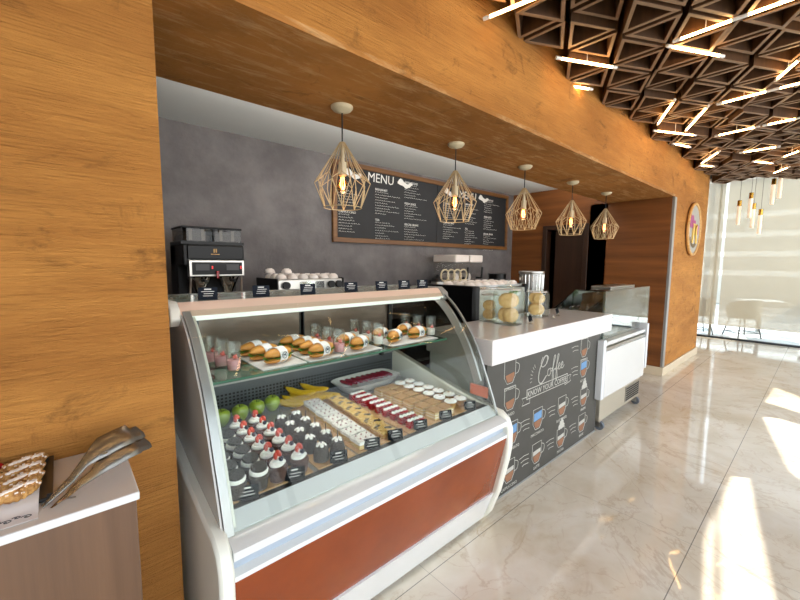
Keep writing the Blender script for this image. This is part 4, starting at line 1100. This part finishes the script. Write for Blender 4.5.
for x, y, lab in ((.512, 1.595, 'pink mousse glass at the left end of the shelf, front one'), (.492, 1.69, 'pink mousse glass at the left end of the shelf, middle one'), (.48, 1.785, 'pink mousse glass at the left end of the shelf, rear one'),
                  (1.012, 1.585, 'pink mousse glass beside the stacked rolls, front one'), (1.005, 1.675, 'pink mousse glass beside the stacked rolls, middle one'), (1.0, 1.79, 'pink mousse glass beside the stacked rolls, rear one')):
    pk.put((x, y, 1.0505), 0, lab)
for x, y, lab in ((1.272, 1.60, 'white panna cotta glass between the middle and right sandwiches, front one'), (1.272, 1.70, 'white panna cotta glass between the middle and right sandwiches, middle one'), (1.255, 1.80, 'white panna cotta glass between the middle and right sandwiches, rear one'),
                  (1.685, 1.60, 'white panna cotta glass at the right shelf end, front one'), (1.67, 1.70, 'white panna cotta glass at the right shelf end, middle one'), (1.655, 1.80, 'white panna cotta glass at the right shelf end, rear one')):
    wh.put((x, y, 1.0505), 0, lab)
# ------------------------------------------------------------------ staff side: counters and machines
t = thing('back_counter', 'dark back counter along the grey wall holding the coffee machines', 'counter', (3.1, 3.4, 0))
MB().box(.3, 5.7, 3.02, YB - .004, .86, .90).build('worktop', M['black_gloss'], t)
MB().box(.32, 5.68, 3.06, YB - .004, 0, .86).build('body', M['dark_void'], t)
t = thing('staff_worktop', 'low dark worktop behind the white counter', 'counter', (3.0, 2.15, 0))
MB().box(1.95, 3.60, 1.78, 2.5, .86, .90).build('worktop', M['black_gloss'], t)
MB().box(1.97, 3.58, 1.80, 2.45, 0, .86).build('body', M['dark_void'], t)

# twin brewer
bx0, bx1, by0, by1 = .66, 1.09, 3.06, 3.46
t = thing('twin_brewer', 'tall black twin coffee brewer with two clear hoppers by the pillar', 'coffee brewer', ((bx0 + bx1) / 2, 3.25, .90))
MB().box(bx0, bx1, by0 + .20, by1, .90, 1.62).box(bx0, bx1, by0, by1, 1.46, 1.62).build('body', M['black'], t, .012)
MB().box(bx0, bx1, by0 - .06, by1, .90, 1.10).build('base', M['black'], t, .01)
MB().box(bx0 + .03, bx1 - .03, by0 - .05, by0 + .18, 1.10, 1.13).box(bx0 + .0, bx1 + .02, by0 - .065, by0 - .05, 1.225, 1.25).build('drip_tray', M['steel'], t)
for k, x in enumerate((bx0 + .01, bx0 + .22)):
    h = MB().box(x, x + .20, by0 + .03, by1 - .06, 1.642, 1.735).build('hopper', M['smoky_glass'], t)
    MB().box(x + .01, x + .19, by0 + .05, by1 - .08, 1.643, 1.69).build('coffee_beans', M['dark_choc'], h)
    MB().box(x - .006, x + .206, by0 + .02, by1 - .05, 1.735, 1.750).build('hopper_lid', M['black_gloss'], h, .004)
    for q in (.03, .115):
        MB().box(x + .012 + q, x + .035 + q, by0 + .034, by0 + .038, 1.65, 1.73).build('steel_guide', M['alu'], h)
MB().box(bx0 - .004, bx1 + .004, by0 + .01, by1 - .03, 1.62, 1.642).build('hopper_base', M['black_gloss'], t)
MB().box(bx0 + .03, bx1 - .01, by0 - .012, by0, 1.512, 1.61).build('logo_panel', M['black_gloss'], t, .004)
cxm = (bx0 + bx1) / 2
MB().box(cxm - .012, cxm - .003, by0 - .015, by0 - .012, 1.56, 1.588).box(cxm + .003, cxm + .012, by0 - .015, by0 - .012, 1.56, 1.588).box(cxm - .03, cxm + .03, by0 - .014, by0 - .012, 1.545, 1.551).build('gold_mark', M['rope'], t)
cp = MB().box(bx0 + .03, bx1 - .01, by0 - .03, by0 + .02, 1.385, 1.505).build('control_panel', M['steel'], t, .005)
MB().box(bx0 + .05, bx1 - .03, by0 - .034, by0 - .03, 1.398, 1.49).build('black_fascia', M['black_gloss'], cp)
for x in (bx0 + .12, bx1 - .10): MB().box(x - .045, x + .045, by0 - .037, by0 - .034, 1.43, 1.475).build('display', M['spout'], cp)
for x in (bx0 + .185, bx1 - .04): MB().box(x - .004, x + .004, by0 - .038, by0 - .034, 1.44, 1.462).build('red_button', M['red_light'], cp)
MB().box(cxm - .009, cxm + .009, by0 - .06, by0 - .034, 1.37, 1.425).build('red_tap_handle', M['red_berry'], cp, .004)
for x in (bx0 + .12, bx1 - .11):
    b = MB().at((x, by0 + .07, 0)).lathe([(.030, 1.25), (.052, 1.30), (.085, 1.38), (.0, 1.382)], n=24).build('brew_basket', M['chrome'], t)
    MB().box(x - .011, x + .011, by0 - .10, by0 - .01, 1.345, 1.365).build('basket_handle', M['black'], b, .004)
    MB().at((x, by0 + .06, 0)).lathe([(.07, 1.131), (.075, 1.14), (.075, 1.20), (.05, 1.225), (.05, 1.23)], n=24).build('server_pot', M['chrome'], t)
for x in (bx0 + .03, bx1 - .04):
    MB().tube([(x, by0 - .04, 1.13), (x, by0 - .03, 1.26), (x + .02, by0 + .02, 1.38)], .008, 6).build('steel_leg', M['steel'], t)

def cup_local():
    t = thing('coffee_cup', '', 'cup', (0, 0, 0), '')
    MB().lathe([(.048, 0), (.049, .003), (.046, .018), (.036, .035), (.023, .041), (.022, .045), (0, .045)], n=20).build('bowl', M['porcelain'], t)
    MB().tube([(.042, 0, .009), (.058, 0, .010), (.061, 0, .021), (.042, 0, .027)], .005, 6).build('handle', M['porcelain'], t)
    return t
# small espresso machine on the back counter
ex0, ex1, ey0, ey1 = 1.36, 2.0, 3.06, 3.50
t = thing('espresso_machine', 'low steel two group espresso machine on the back counter', 'espresso machine', ((ex0 + ex1) / 2, 3.28, .90))
MB().box(ex0, ex1, ey0 + .18, ey1, .96, 1.345).box(ex0, ex1, ey0, ey1, 1.24, 1.345).build('body', M['steel'], t, .008)
MB().box(ex0 - .012, ex0 + .004, ey0 - .01, ey1, .93, 1.352).build('side_panel', M['black'], t, .006)
MB().box(ex1 - .004, ex1 + .012, ey0 - .01, ey1, .93, 1.352).build('side_panel', M['black'], t, .006)
MB().box(ex0, ex1, ey0 - .02, ey1, .92, .985).build('drip_tray', M['steel'], t, .004)
for x in (ex0 + .05, ex1 - .05):
    for y in (ey0 + .03, ey1 - .05): MB().cyl((x, y, .90), .022, .022, 12).build('foot', M['black'], t)
MB().box(ex0 + .20, ex1 - .2, ey0 - .006, ey0, 1.265, 1.325).build('control_strip', M['chrome'], t)
for x in (ex0 + .07, ex1 - .13, ex1 - .05): MB().at((x, ey0, 1.295), rx=PI / 2).cyl((0, 0, 0), .032, .03, 18).build('knob', M['black'], t)
for x in (ex0 + .2, ex1 - .2):
    g_ = MB().at((x, ey0 + .06, 0)).lathe([(.038, 1.17), (.042, 1.20), (.042, 1.245)], n=20).build('group_head', M['chrome'], t)
    MB().tube([(x, ey0 + .04, 1.175), (x, ey0 - .09, 1.165)], [.011, .014], 8).build('portafilter_handle', M['black'], g_)
for x in (ex0 + .06, ex1 - .06): MB().tube([(x, ey0 + .02, 1.25), (x, ey0 - .03, 1.22), (x, ey0 - .035, 1.06)], .006, 6).build('steam_wand', M['chrome'], t)
c1 = cup_local(); c1['group'] = 'upturned cups on the small espresso machine'; r1 = Rep(c1); n = 0
for j in range(3):
    for i in range(6):
        if j == 2 and i > 2: continue
        r1.put((ex0 + .060 + i * .1035, ey0 + .066 + j * .112, 1.346), rnd.uniform(.6, 1.2), 'white upturned cup on top of the small espresso machine')
c1b = cup_local(); c1b['group'] = 'upturned cups stacked on the left end of the small espresso machine'; r1b = Rep(c1b)
for x, y in ((ex0 + .055, ey0 + .29), (ex0 + .164, ey0 + .178)): r1b.put((x, y, 1.3925), .9, 'white upturned cup raised on another at the left end of the small espresso machine')

# big espresso machine behind the counter, seen from its rear
mx0, mx1, my0, my1 = 2.42, 3.21, 1.86, 2.36
t = thing('espresso_machine', 'large espresso machine with black side panel behind the biscuit jars', 'espresso machine', ((mx0 + mx1) / 2, 2.1, .90))
MB().box(mx0 + .02, mx1 - .02, my0, my1, .94, 1.295).build('body', M['chrome'], t, .006)
MB().prism([(my0 - .02, .93), (my0 - .035, 1.0), (my0 - .035, 1.30), (my0 - .02, 1.318), (my1, 1.312), (my1, .93)], 'x', mx0 - .03, mx0 + .02).build('side_panel', M['black_gloss'], t, .008)
MB().box(mx0 - .022, mx0 + .05, my0 - .05, my0 + .01, .94, 1.316).build('rounded_corner', M['black'], t, .018)
MB().box(mx1 - .02, mx1 + .02, my0 - .02, my1, .93, 1.31).build('side_panel', M['black_gloss'], t, .008)
rp_ = MB().box(mx0 + .06, mx1 - .02, my0 - .012, my0, 1.0, 1.28).build('rear_panel', M['steel'], t, .003)
MB().box(mx0 + .13, mx0 + .25, my0 - .016, my0 - .012, 1.235, 1.25).build('vent_slot', M['black'], rp_)
gl = MB()
for k in range(3): gl.tube([(mx1 - .22 + .05 * k + .06 * math.cos(a), my0 - .014, 1.20 + .06 * math.sin(a)) for a in [2.2 + .5 * j for j in range(6)]], .010, 5)
gl.build('green_emblem', M['green_mark'], rp_)
for x in (mx0 + .06, mx1 - .06):
    for y in (my0 + .05, my1 - .05): MB().cyl((x, y, .90), .025, .04, 12).build('foot', M['chrome'], t)
MB().box(mx0 + .02, mx1 - .02, my0 + .004, my0 + .010, 1.295, 1.312).build('cup_rail', M['chrome'], t)
c2_ = cup_local(); c2_['group'] = 'upturned cups on the large espresso machine'; r2 = Rep(c2_)
for j in range(3):
    for i in range(7):
        r2.put((mx0 + .085 + i * .105 + .012 * (j % 2) - .01, my0 + .08 + j * .115, 1.296), rnd.uniform(.6, 1.2), 'white upturned cup on top of the large espresso machine')
# tall steel container
t = thing('steel_container', 'tall ribbed steel container beside the dark doorway', 'container', (3.485, 1.95, .90))
MB().lathe([(.098, 0), (.10, .01), (.115, .50), (.120, .505), (.120, .515), (.110, .515), (.095, .03), (0, .02)], (3.485, 1.95, .90), 32).build('vessel', M['ribbed'], t)
m = MB()
for k in range(20):
    a = 2 * PI * k / 20; m.tube([(3.485 + .101 * math.cos(a), 1.95 + .101 * math.sin(a), .93), (3.485 + .114 * math.cos(a), 1.95 + .114 * math.sin(a), 1.39)], .0055, 6)
m.build('ribs', M['chrome'], t)
MB().lathe([(.1205, .495), (.123, .50), (.123, .518), (.1205, .52)], (3.485, 1.95, .90), 32, close=False).build('rim', M['steel'], t)
# granita dispenser with two white lids
dx, dy = 3.70, 3.36
t = thing('granita_dispenser', 'twin bowl granita dispenser with white lids on the back counter', 'drink dispenser', (dx + .30, dy, .90))
MB().box(dx + .02, dx + .70, dy - .20, dy + .22, .90, 1.26).build('body', M['black'], t, .01)
for k in range(2):
    x = dx + .07 + k * .30
    b = MB().box(x, x + .25, dy - .20, dy + .18, 1.265, 1.50).build('bowl', M['cup_glass'], t)
    MB().box(x - .01, x + .26, dy - .21, dy + .19, 1.50, 1.60).build('lid', M['porcelain'], b, .015)
    MB().tube([(x + .125, dy - .21, 1.30), (x + .125, dy - .29, 1.30), (x + .125, dy - .30, 1.44)], .014, 8).build('tap_lever', M['black'], b)
    MB().tube([(x + .125, dy - .1 + k * .03, 1.30), (x + .125, dy + .1, 1.30)], .06, 12).build('mixer', M['porcelain'], b)
sp_ = MB()
for k in range(4):
    sp_.tube([(dx - .27 + k * .115 + .07 * math.cos(a), dy - .32, 1.345 + .07 * math.sin(a)) for a in [2 * PI * j / 14 for j in range(14)]], .010, 6, True)
cr = thing('cup_rack', 'pale wire rack of rings left of the granita dispenser', 'rack', (dx, dy - .32, .90))
sp_.build('ring_wires', M['canopy'], cr)
MB().tube([(dx - .25, dy - .32, 1.275), (dx + .15, dy - .32, 1.275)], .008, 6).box(dx - .21, dx - .19, dy - .33, dy - .31, .90, 1.275).box(dx + .11, dx + .13, dy - .33, dy - .31, .90, 1.275).box(dx - .25, dx + .15, dy - .37, dy - .27, .90, .915).build('stand', M['canopy'], cr)
# kettle and coffee tin
t = thing('kettle', 'black kettle on the back counter, left of the ring rack', 'kettle', (3.56, 3.27, .90))
MB().lathe([(.09, 0), (.098, .02), (.096, .30), (.085, .36), (.0, .37)], (3.56, 3.27, .90), 28).build('body', M['steel'], t)
MB().lathe([(.088, .36), (.075, .40), (.02, .42), (.02, .44), (0, .445)], (3.56, 3.27, .90), 24).build('lid', M['black'], t)
MB().tube([(3.49, 3.20, 1.22), (3.44, 3.15, 1.20), (3.44, 3.15, 1.02), (3.49, 3.20, 1.0)], .014, 8).build('handle', M['black'], t)
t = thing('storage_tin', 'small black tin on the back counter below the menu board corner', 'tin', (5.05, 3.40, .90))
MB().cyl((5.05, 3.40, .90), .13, .38, 24).build('tin_body', M['black'], t)
MB().lathe([(.135, .37), (.135, .43), (.12, .435)], (5.05, 3.40, .90), 24).build('lid', M['black_gloss'], t)

# ------------------------------------------------------------------ biscuit jars on the counter
def jar(x, y, w, h, lab, ncook, cr_, z=1.060, rows=None):
    t = thing('biscuit_jar', lab, 'jar', (x, y, z))
    def sq(r, zz, e=.45, n=32):
        out = []
        for k in range(n):
            a = 2 * PI * k / n + PI / 4 * 0; c, s_ = math.cos(a), math.sin(a)
            out.append((r * abs(c) ** e * (1 if c > 0 else -1), r * abs(s_) ** e * (1 if s_ > 0 else -1), zz))
        return out
    prof = [(w * .47, 0), (w * .5, .008), (w * .5, h - .02), (w * .44, h), (w * .42, h), (w * .475, h - .022), (w * .475, .012)]
    vs = []; fs = []; n = 32
    for r, zz in prof: vs += sq(r, zz)
    for k in range(len(prof) - 1):
        for i in range(n): j = (i + 1) % n; fs.append((k * n + i, k * n + j, (k + 1) * n + j, (k + 1) * n + i))
    fs.append(list(range(n))[::-1]); fs.append([(len(prof) - 1) * n + i for i in range(n)])
    MB().add(vs, fs, False).build('glass_body', M['jar_glass'], None).parent = t
    lid = MB().lathe([(w * .46, h), (w * .48, h + .006), (w * .44, h + .020), (w * .12, h + .030), (w * .05, h + .036), (w * .085, h + .052), (w * .06, h + .068), (0, h + .072)], n=28).build('glass_lid', M['jar_glass'], None)
    lid.parent = t
    MB().tube([(w * .45 * math.cos(2 * PI * k / 28), w * .45 * math.sin(2 * PI * k / 28), h + .001) for k in range(28)], .004, 6, True).build('seal_ring', M['porcelain'], None).parent = t
    return t
def biscuit(R):
    m = MB(); vs = []; n = 28; fs = []
    prof = [(0, 0), (.75, 0), (.97, .12), (1, .28), (.93, .46), (.6, .58), (0, .60)]
    for q, (r, z) in enumerate(prof):
        for k in range(n):
            a = 2 * PI * k / n; sc = 1 + (.045 * math.cos(k * PI) if r > .7 else 0); vs.append((R * r * sc * math.cos(a), R * r * sc * math.sin(a), R * z * .42 - R * .12))
    for q in range(len(prof) - 1):
        for k in range(n): j = (k + 1) % n; fs.append((q * n + k, q * n + j, (q + 1) * n + j, (q + 1) * n + k))
    return m.add(vs, fs, True)
jx, jy = 2.41, 1.52
jar(jx, jy, .186, .250, 'large square glass jar of round biscuits, nearest on the counter', 0, 0)
ob = tag(biscuit(.053).build('biscuit', M['biscuit'], loc=(0, 0, 0)), 'round butter biscuit inside the large square glass jar', 'biscuit', 'biscuits in the large glass jar')
rb1 = Rep(ob); rj = random.Random(5)
def fill(rep, x, y, layers, R, n, sp):
    """Leaning piles of biscuits, their faces turned toward the room."""
    for lay in range(layers):
        ax = Vector((-.84, -.54, .42 if lay else .34)).normalized(); q = ax.to_track_quat('Z', 'Y').to_euler()
        for k in range(n):
            f = (k - (n - 1) / 2) * sp; side = R * (.34 if (k + lay) % 2 else -.34)
            o = rep.put((x - .84 * f + .54 * side, y - .54 * f - .84 * side, 1.060 + .017 + R * .96 + lay * R * 1.96)); o.rotation_euler = q
fill(rb1, jx, jy, 2, .053, 6, .0165)
jx2, jy2 = 2.92, 1.58
jar(jx2, jy2, .172, .205, 'smaller square glass jar of biscuits, farther along the counter', 0, 0)
ob = tag(biscuit(.047).build('biscuit', M['biscuit'], loc=(0, 0, 0)), 'round biscuit inside the smaller square glass jar', 'biscuit', 'biscuits in the smaller glass jar')
rb2 = Rep(ob); fill(rb2, jx2, jy2, 2, .047, 5, .0165)
jar(2.42, 1.688, .13, .20, 'narrow square glass jar of biscuits between the large jar and the black machine', 0, 0)
ob = tag(biscuit(.036).build('biscuit', M['biscuit'], loc=(0, 0, 0)), 'round biscuit inside the jar half hidden behind the large jar', 'biscuit', 'biscuits in the half hidden jar')
rb3 = Rep(ob); fill(rb3, 2.42, 1.69, 2, .036, 4, .0165)
# tiny price stands on the counter
for x, y, rz, lab in ((2.52, 1.40, .2, 'tiny slate price tag in front of the large biscuit jar'), (3.10, 1.48, .2, 'tiny slate price tag right of the smaller biscuit jar')):
    t = thing('counter_tag', lab, 'price tag', (x, y, 1.060), rz=rz)
    MB().at((0, 0, .02), rx=-.3).box(-.034, .034, -.002, .002, 0, .044).build('slate', M['card_deck']).parent = t
    MB().box(-.012, .012, -.012, .012, 0, .006).box(-.004, .004, -.004, .004, .006, .03).build('clip_foot', M['chrome']).parent = t
t = thing('card_clip', 'clear little card holder before the smaller biscuit jar', 'card holder', (2.85, 1.40, 1.060))
MB().box(-.015, .015, -.012, .012, 0, .02).build('foot', M['cup_glass']).parent = t
MB().box(-.022, .022, -.002, .002, .02, .034).build('clip', M['chrome']).parent = t

# ------------------------------------------------------------------ side table with pastries, lower left
tx0, tx1, ty0, ty1, tz = -.62, .112, 1.058, YW - .002, .948
t = thing('side_cabinet', 'brown veneered side cabinet with white top by the left pillar', 'cabinet', ((tx0 + tx1) / 2, (ty0 + ty1) / 2, 0))
MB().box(tx0, tx1, ty0, ty1, tz - .020, tz).build('white_top', M['white_lacquer'], t, .003)
MB().box(tx0 + .01, tx1 - .006, ty0 + .012, ty1, .06, tz - .020).build('body', M['table_wood'], t, .002)
MB().box(tx0 + .03, tx1 - .03, ty0 + .05, ty1, 0, .06).build('plinth', M['dark_void'], t)
# black tray running away from the front edge
tr = thing('serving_tray', 'black serving tray with croissants on the white side cabinet', 'tray', (-.19, 1.26, tz), rz=0)
MB().box(-.34, -.045, 1.150, 1.375, tz, tz + .010).build('tray_base', M['tray_black'], tr, .003)
MB().box(-.052, -.042, 1.150, 1.375, tz + .009, tz + .018).box(-.34, -.052, 1.368, 1.375, tz + .009, tz + .018).build('tray_rim', M['tray_black'], tr)
pl = thing('paper_sheet', 'white paper sheet with blue swirls under the croissants', 'paper', (-.17, 1.24, tz + .010))
MB().strip([(1.085, tz + .0010), (1.120, tz + .0015), (1.142, tz + .008), (1.152, tz + .0115), (1.35, tz + .0115)], [(1.085, tz + .0018), (1.120, tz + .0024), (1.142, tz + .009), (1.152, tz + .0125), (1.35, tz + .0125)], -.335, -.066).build('sheet', M['paper'], pl)
sw_ = MB()
for k, (x, y, s) in enumerate(((-.084, 1.105, .010), (-.100, 1.112, .008), (-.115, 1.106, .010), (-.13, 1.113, .008), (-.146, 1.106, .010))):
    sw_.tube([(x + s * f * math.cos(f * 9), y + .7 * s * f * math.sin(f * 9), tz + .0026) for f in [j / 20 for j in range(2, 21)]], .0009, 4)
sw_.build('swirl_print', M['ink'], pl)
def croissant():
    t = thing('croissant', '', 'croissant', (0, 0, 0), 'nut topped croissants on the black tray')
    m = MB(); N = 33; vs = []; fs = []; n = 18; L = .047
    for k in range(N):
        f = k / (N - 1) * 2 - 1; prof = (1 - abs(f) ** 2.2) ** .62
        seg = .76 + .24 * abs(math.sin(f * 3.6 * PI)) ** .6
        r = .0200 * max(.10, prof) * seg; yb = .016 * f * f
        for i in range(n):
            a = 2 * PI * i / n; q = 1 + .08 * noise.noise((f * 4, math.cos(a) * 2, math.sin(a) * 2))
            vs.append((f * L, yb + r * q * math.cos(a), 0.0178 + r * .95 * q * math.sin(a) * (.85 if math.sin(a) < 0 else 1)))
    for k in range(N - 1):
        for i in range(n): j = (i + 1) % n; fs.append((k * n + i, k * n + j, (k + 1) * n + j, (k + 1) * n + i))
    fs += [list(range(n)), [(N - 1) * n + i for i in range(n)]]
    m.add(vs, fs, True).build('pastry', M['pastry'], t)
    rr = random.Random(2)
    nt_, su = MB(), MB()
    for k in range(54):
        f = rr.uniform(-.85, .85); a = rr.uniform(.25, 2.9); prof = (1 - abs(f) ** 2.2) ** .62; r = .0203 * prof
        p = (f * L, .016 * f * f + r * math.cos(a), 0.0178 + r * .95 * math.sin(a))
        (nt_ if k % 3 else su).at(p, rr.uniform(0, 6), rr.uniform(0, 6)).box(-.0026, .0026, -.002, .002, -.0014, .0014)
    ic = MB()
    for k in range(9):
        f = -.6 + 1.2 * k / 8; r = .020 * (1 - abs(f) ** 2.2) ** .62
        ic.at((f * L, .016 * f * f - .004 + .004 * rr.uniform(-1, 1), .0178 + r * .88)).ball((0, 0, 0), (.0065, .0055 + .003 * rr.random(), .0032), 8, 5)
    ic.build('white_icing', M['sugar'], t)
    nt_.build('chopped_nuts', M['nuts'], t, kind='stuff'); su.build('icing_flakes', M['sugar'], t, kind='stuff')
    return t
cr_ = Rep(croissant())
for k, (x, y, rz, lab) in enumerate(((-.098, 1.170, .15, 'nut topped croissant on the tray, nearest the front edge'), (-.094, 1.222, .12, 'nut topped croissant on the tray, second from the front edge'),
                                     (-.094, 1.274, .1, 'nut topped croissant on the tray, third from the front edge'), (-.092, 1.326, .05, 'nut topped croissant on the tray, rearmost against the wall'))):
    cr_.put((x, y, tz + .0125), rz + .28, lab).scale = (1.0, .92, 1.0)
t = thing('berry_tart', '', 'tart', (0, 0, 0), 'red berry tarts on the black tray')
MB().lathe([(.026, 0), (.033, .018), (.029, .018), (0, .014)], n=22).build('tart_shell', M['pastry'], t)
for k in range(6):
    a = 2 * PI * k / 6; MB().ball((.017 * math.cos(a), .017 * math.sin(a), .022), .0105, 12, 8).build('red_berry', M['red_berry'], t)
MB().ball((0, 0, .028), .011, 12, 8).build('red_berry', M['red_berry'], t)
bt = Rep(t)
for x, y, lab in ((-.160, 1.345, 'red berry tart at the left photo edge, rear one beside the croissants'), (-.178, 1.270, 'red berry tart at the left photo edge, middle one'), (-.185, 1.195, 'red berry tart at the left photo edge, front one')):
    bt.put((x, y, tz + .0125), 0, lab)
# pastry tongs
def blade(mb, dz, s):
    A = [(-.060, 1.118, tz + .004, .004), (-.035, 1.143, tz + .014, .006), (-.010, 1.170, tz + .022, .008), (.018, 1.203, tz + .028 + dz, .011), (.040, 1.226, tz + .032 + dz, .020), (.058, 1.243, tz + .033 + dz, .027),
         (.090, 1.268, tz + .034 + dz, .027), (.122, 1.288, tz + .033 + dz, .028), (.128, 1.291, tz + .032 + dz, .020), (.145, 1.300, tz + .030 + dz, .020), (.158, 1.306, tz + .026 + dz, .008)]
    vs = []; fs = []
    for i, (x, y, z, w) in enumerate(A):
        a = A[max(i - 1, 0)]; b = A[min(i + 1, len(A) - 1)]; dd = Vector((b[0] - a[0], b[1] - a[1], 0)).normalized(); nv = Vector((dd.y, -dd.x, 0))
        for q in (-1, -.5, 0, .5, 1):
            p = Vector((x, y, z)) + nv * w * q * s * -.6; p.z += w * q * .8 + w * .8 - .004 * abs(q) ** 2 * (w / .02)
            vs.append(p)
        for q in (1, .5, 0, -.5, -1):
            p = Vector((x, y, z)) + nv * w * q * s * -.6; p.z += w * q * .8 + w * .8 - .004 * abs(q) ** 2 * (w / .02) - .0016
            vs.append(p)
    n = 10
    for i in range(len(A) - 1):
        for k in range(n): l = (k + 1) % n; fs.append((i * n + k, (i + 1) * n + k, (i + 1) * n + l, i * n + l))
    fs += [list(range(n)), [(len(A) - 1) * n + k for k in range(n)]]
    return mb.add(vs, fs, True)
tg = thing('pastry_tongs', 'polished steel pastry tongs lying across the white cabinet top', 'tongs', (.02, 1.22, tz))
blade(MB(), .012, 1).build('upper_blade', M['tong_steel'], tg)
b2 = MB(); blade(b2, -.008, 1); b2.v = [Vector((v.x + .014, v.y - .006, max(tz + .001, v.z - .014))) for v in b2.v]
b2.build('lower_blade', M['tong_steel'], tg)
MB().at((.052, 1.238, tz + .0455), rz=-.5).lathe([(.016, 0), (.014, .003), (0, .004)], n=18).build('thumb_rest', M['steel'], tg)
MB().tube([(-.035, 1.115, tz + .006), (-.020, 1.100, tz + .018), (-.004, 1.118, tz + .006)], .0022, 6).build('spring', M['chrome'], tg)

# ------------------------------------------------------------------ light
l = bpy.data.lights.new('staff_fill_light', 'AREA'); l.shape = 'RECTANGLE'; l.size = 5.2; l.size_y = .08; l.energy = 46; l.color = (1, .98, .94)  # added unseen fill lamp that brightens the staff ceiling and grey wall
lo = bpy.data.objects.new('staff_fill_light', l); C.objects.link(lo); lo.location = (3.1, 2.26, 2.45)
lo.rotation_euler = Vector((0, .6, .8)).to_track_quat('-Z', 'Y').to_euler()
w = bpy.data.worlds.new('sky'); SC.world = w; w.use_nodes = True; nt = w.node_tree
bg = nt.nodes['Background']; tc = nt.nodes.new('ShaderNodeTexCoord'); sx_ = nt.nodes.new('ShaderNodeSeparateXYZ'); rp2 = nt.nodes.new('ShaderNodeValToRGB')
nt.links.new(tc.outputs['Generated'], sx_.inputs[0]); nt.links.new(sx_.outputs['Z'], rp2.inputs['Fac']); nt.links.new(rp2.outputs['Color'], bg.inputs['Color'])
rp2.color_ramp.elements[0].position = 0; rp2.color_ramp.elements[0].color = (1, .97, .92, 1)
rp2.color_ramp.elements[1].position = .6; rp2.color_ramp.elements[1].color = (.62, .78, 1, 1)
bg.inputs['Strength'].default_value = 5.0
s = bpy.data.lights.new('sun', 'SUN'); s.energy = 9; s.angle = math.radians(.12); s.color = (1, .96, .88)
so = bpy.data.objects.new('sun', s); C.objects.link(so); so.rotation_euler = sun_dir.to_track_quat('-Z', 'Y').to_euler(); so.location = (8, -12, 10)
vs_ = SC.view_settings; vs_.view_transform = 'Standard'; vs_.look = 'None'; vs_.gamma = 1; vs_.use_curve_mapping = False; vs_.exposure = .03
SC.cycles.max_bounces = 12; SC.cycles.transparent_max_bounces = 24; SC.cycles.diffuse_bounces = 5; SC.cycles.glossy_bounces = 6
SC.cycles.use_denoising = True; SC.cycles.sample_clamp_indirect = 6; SC.cycles.caustics_reflective = False; SC.cycles.caustics_refractive = False
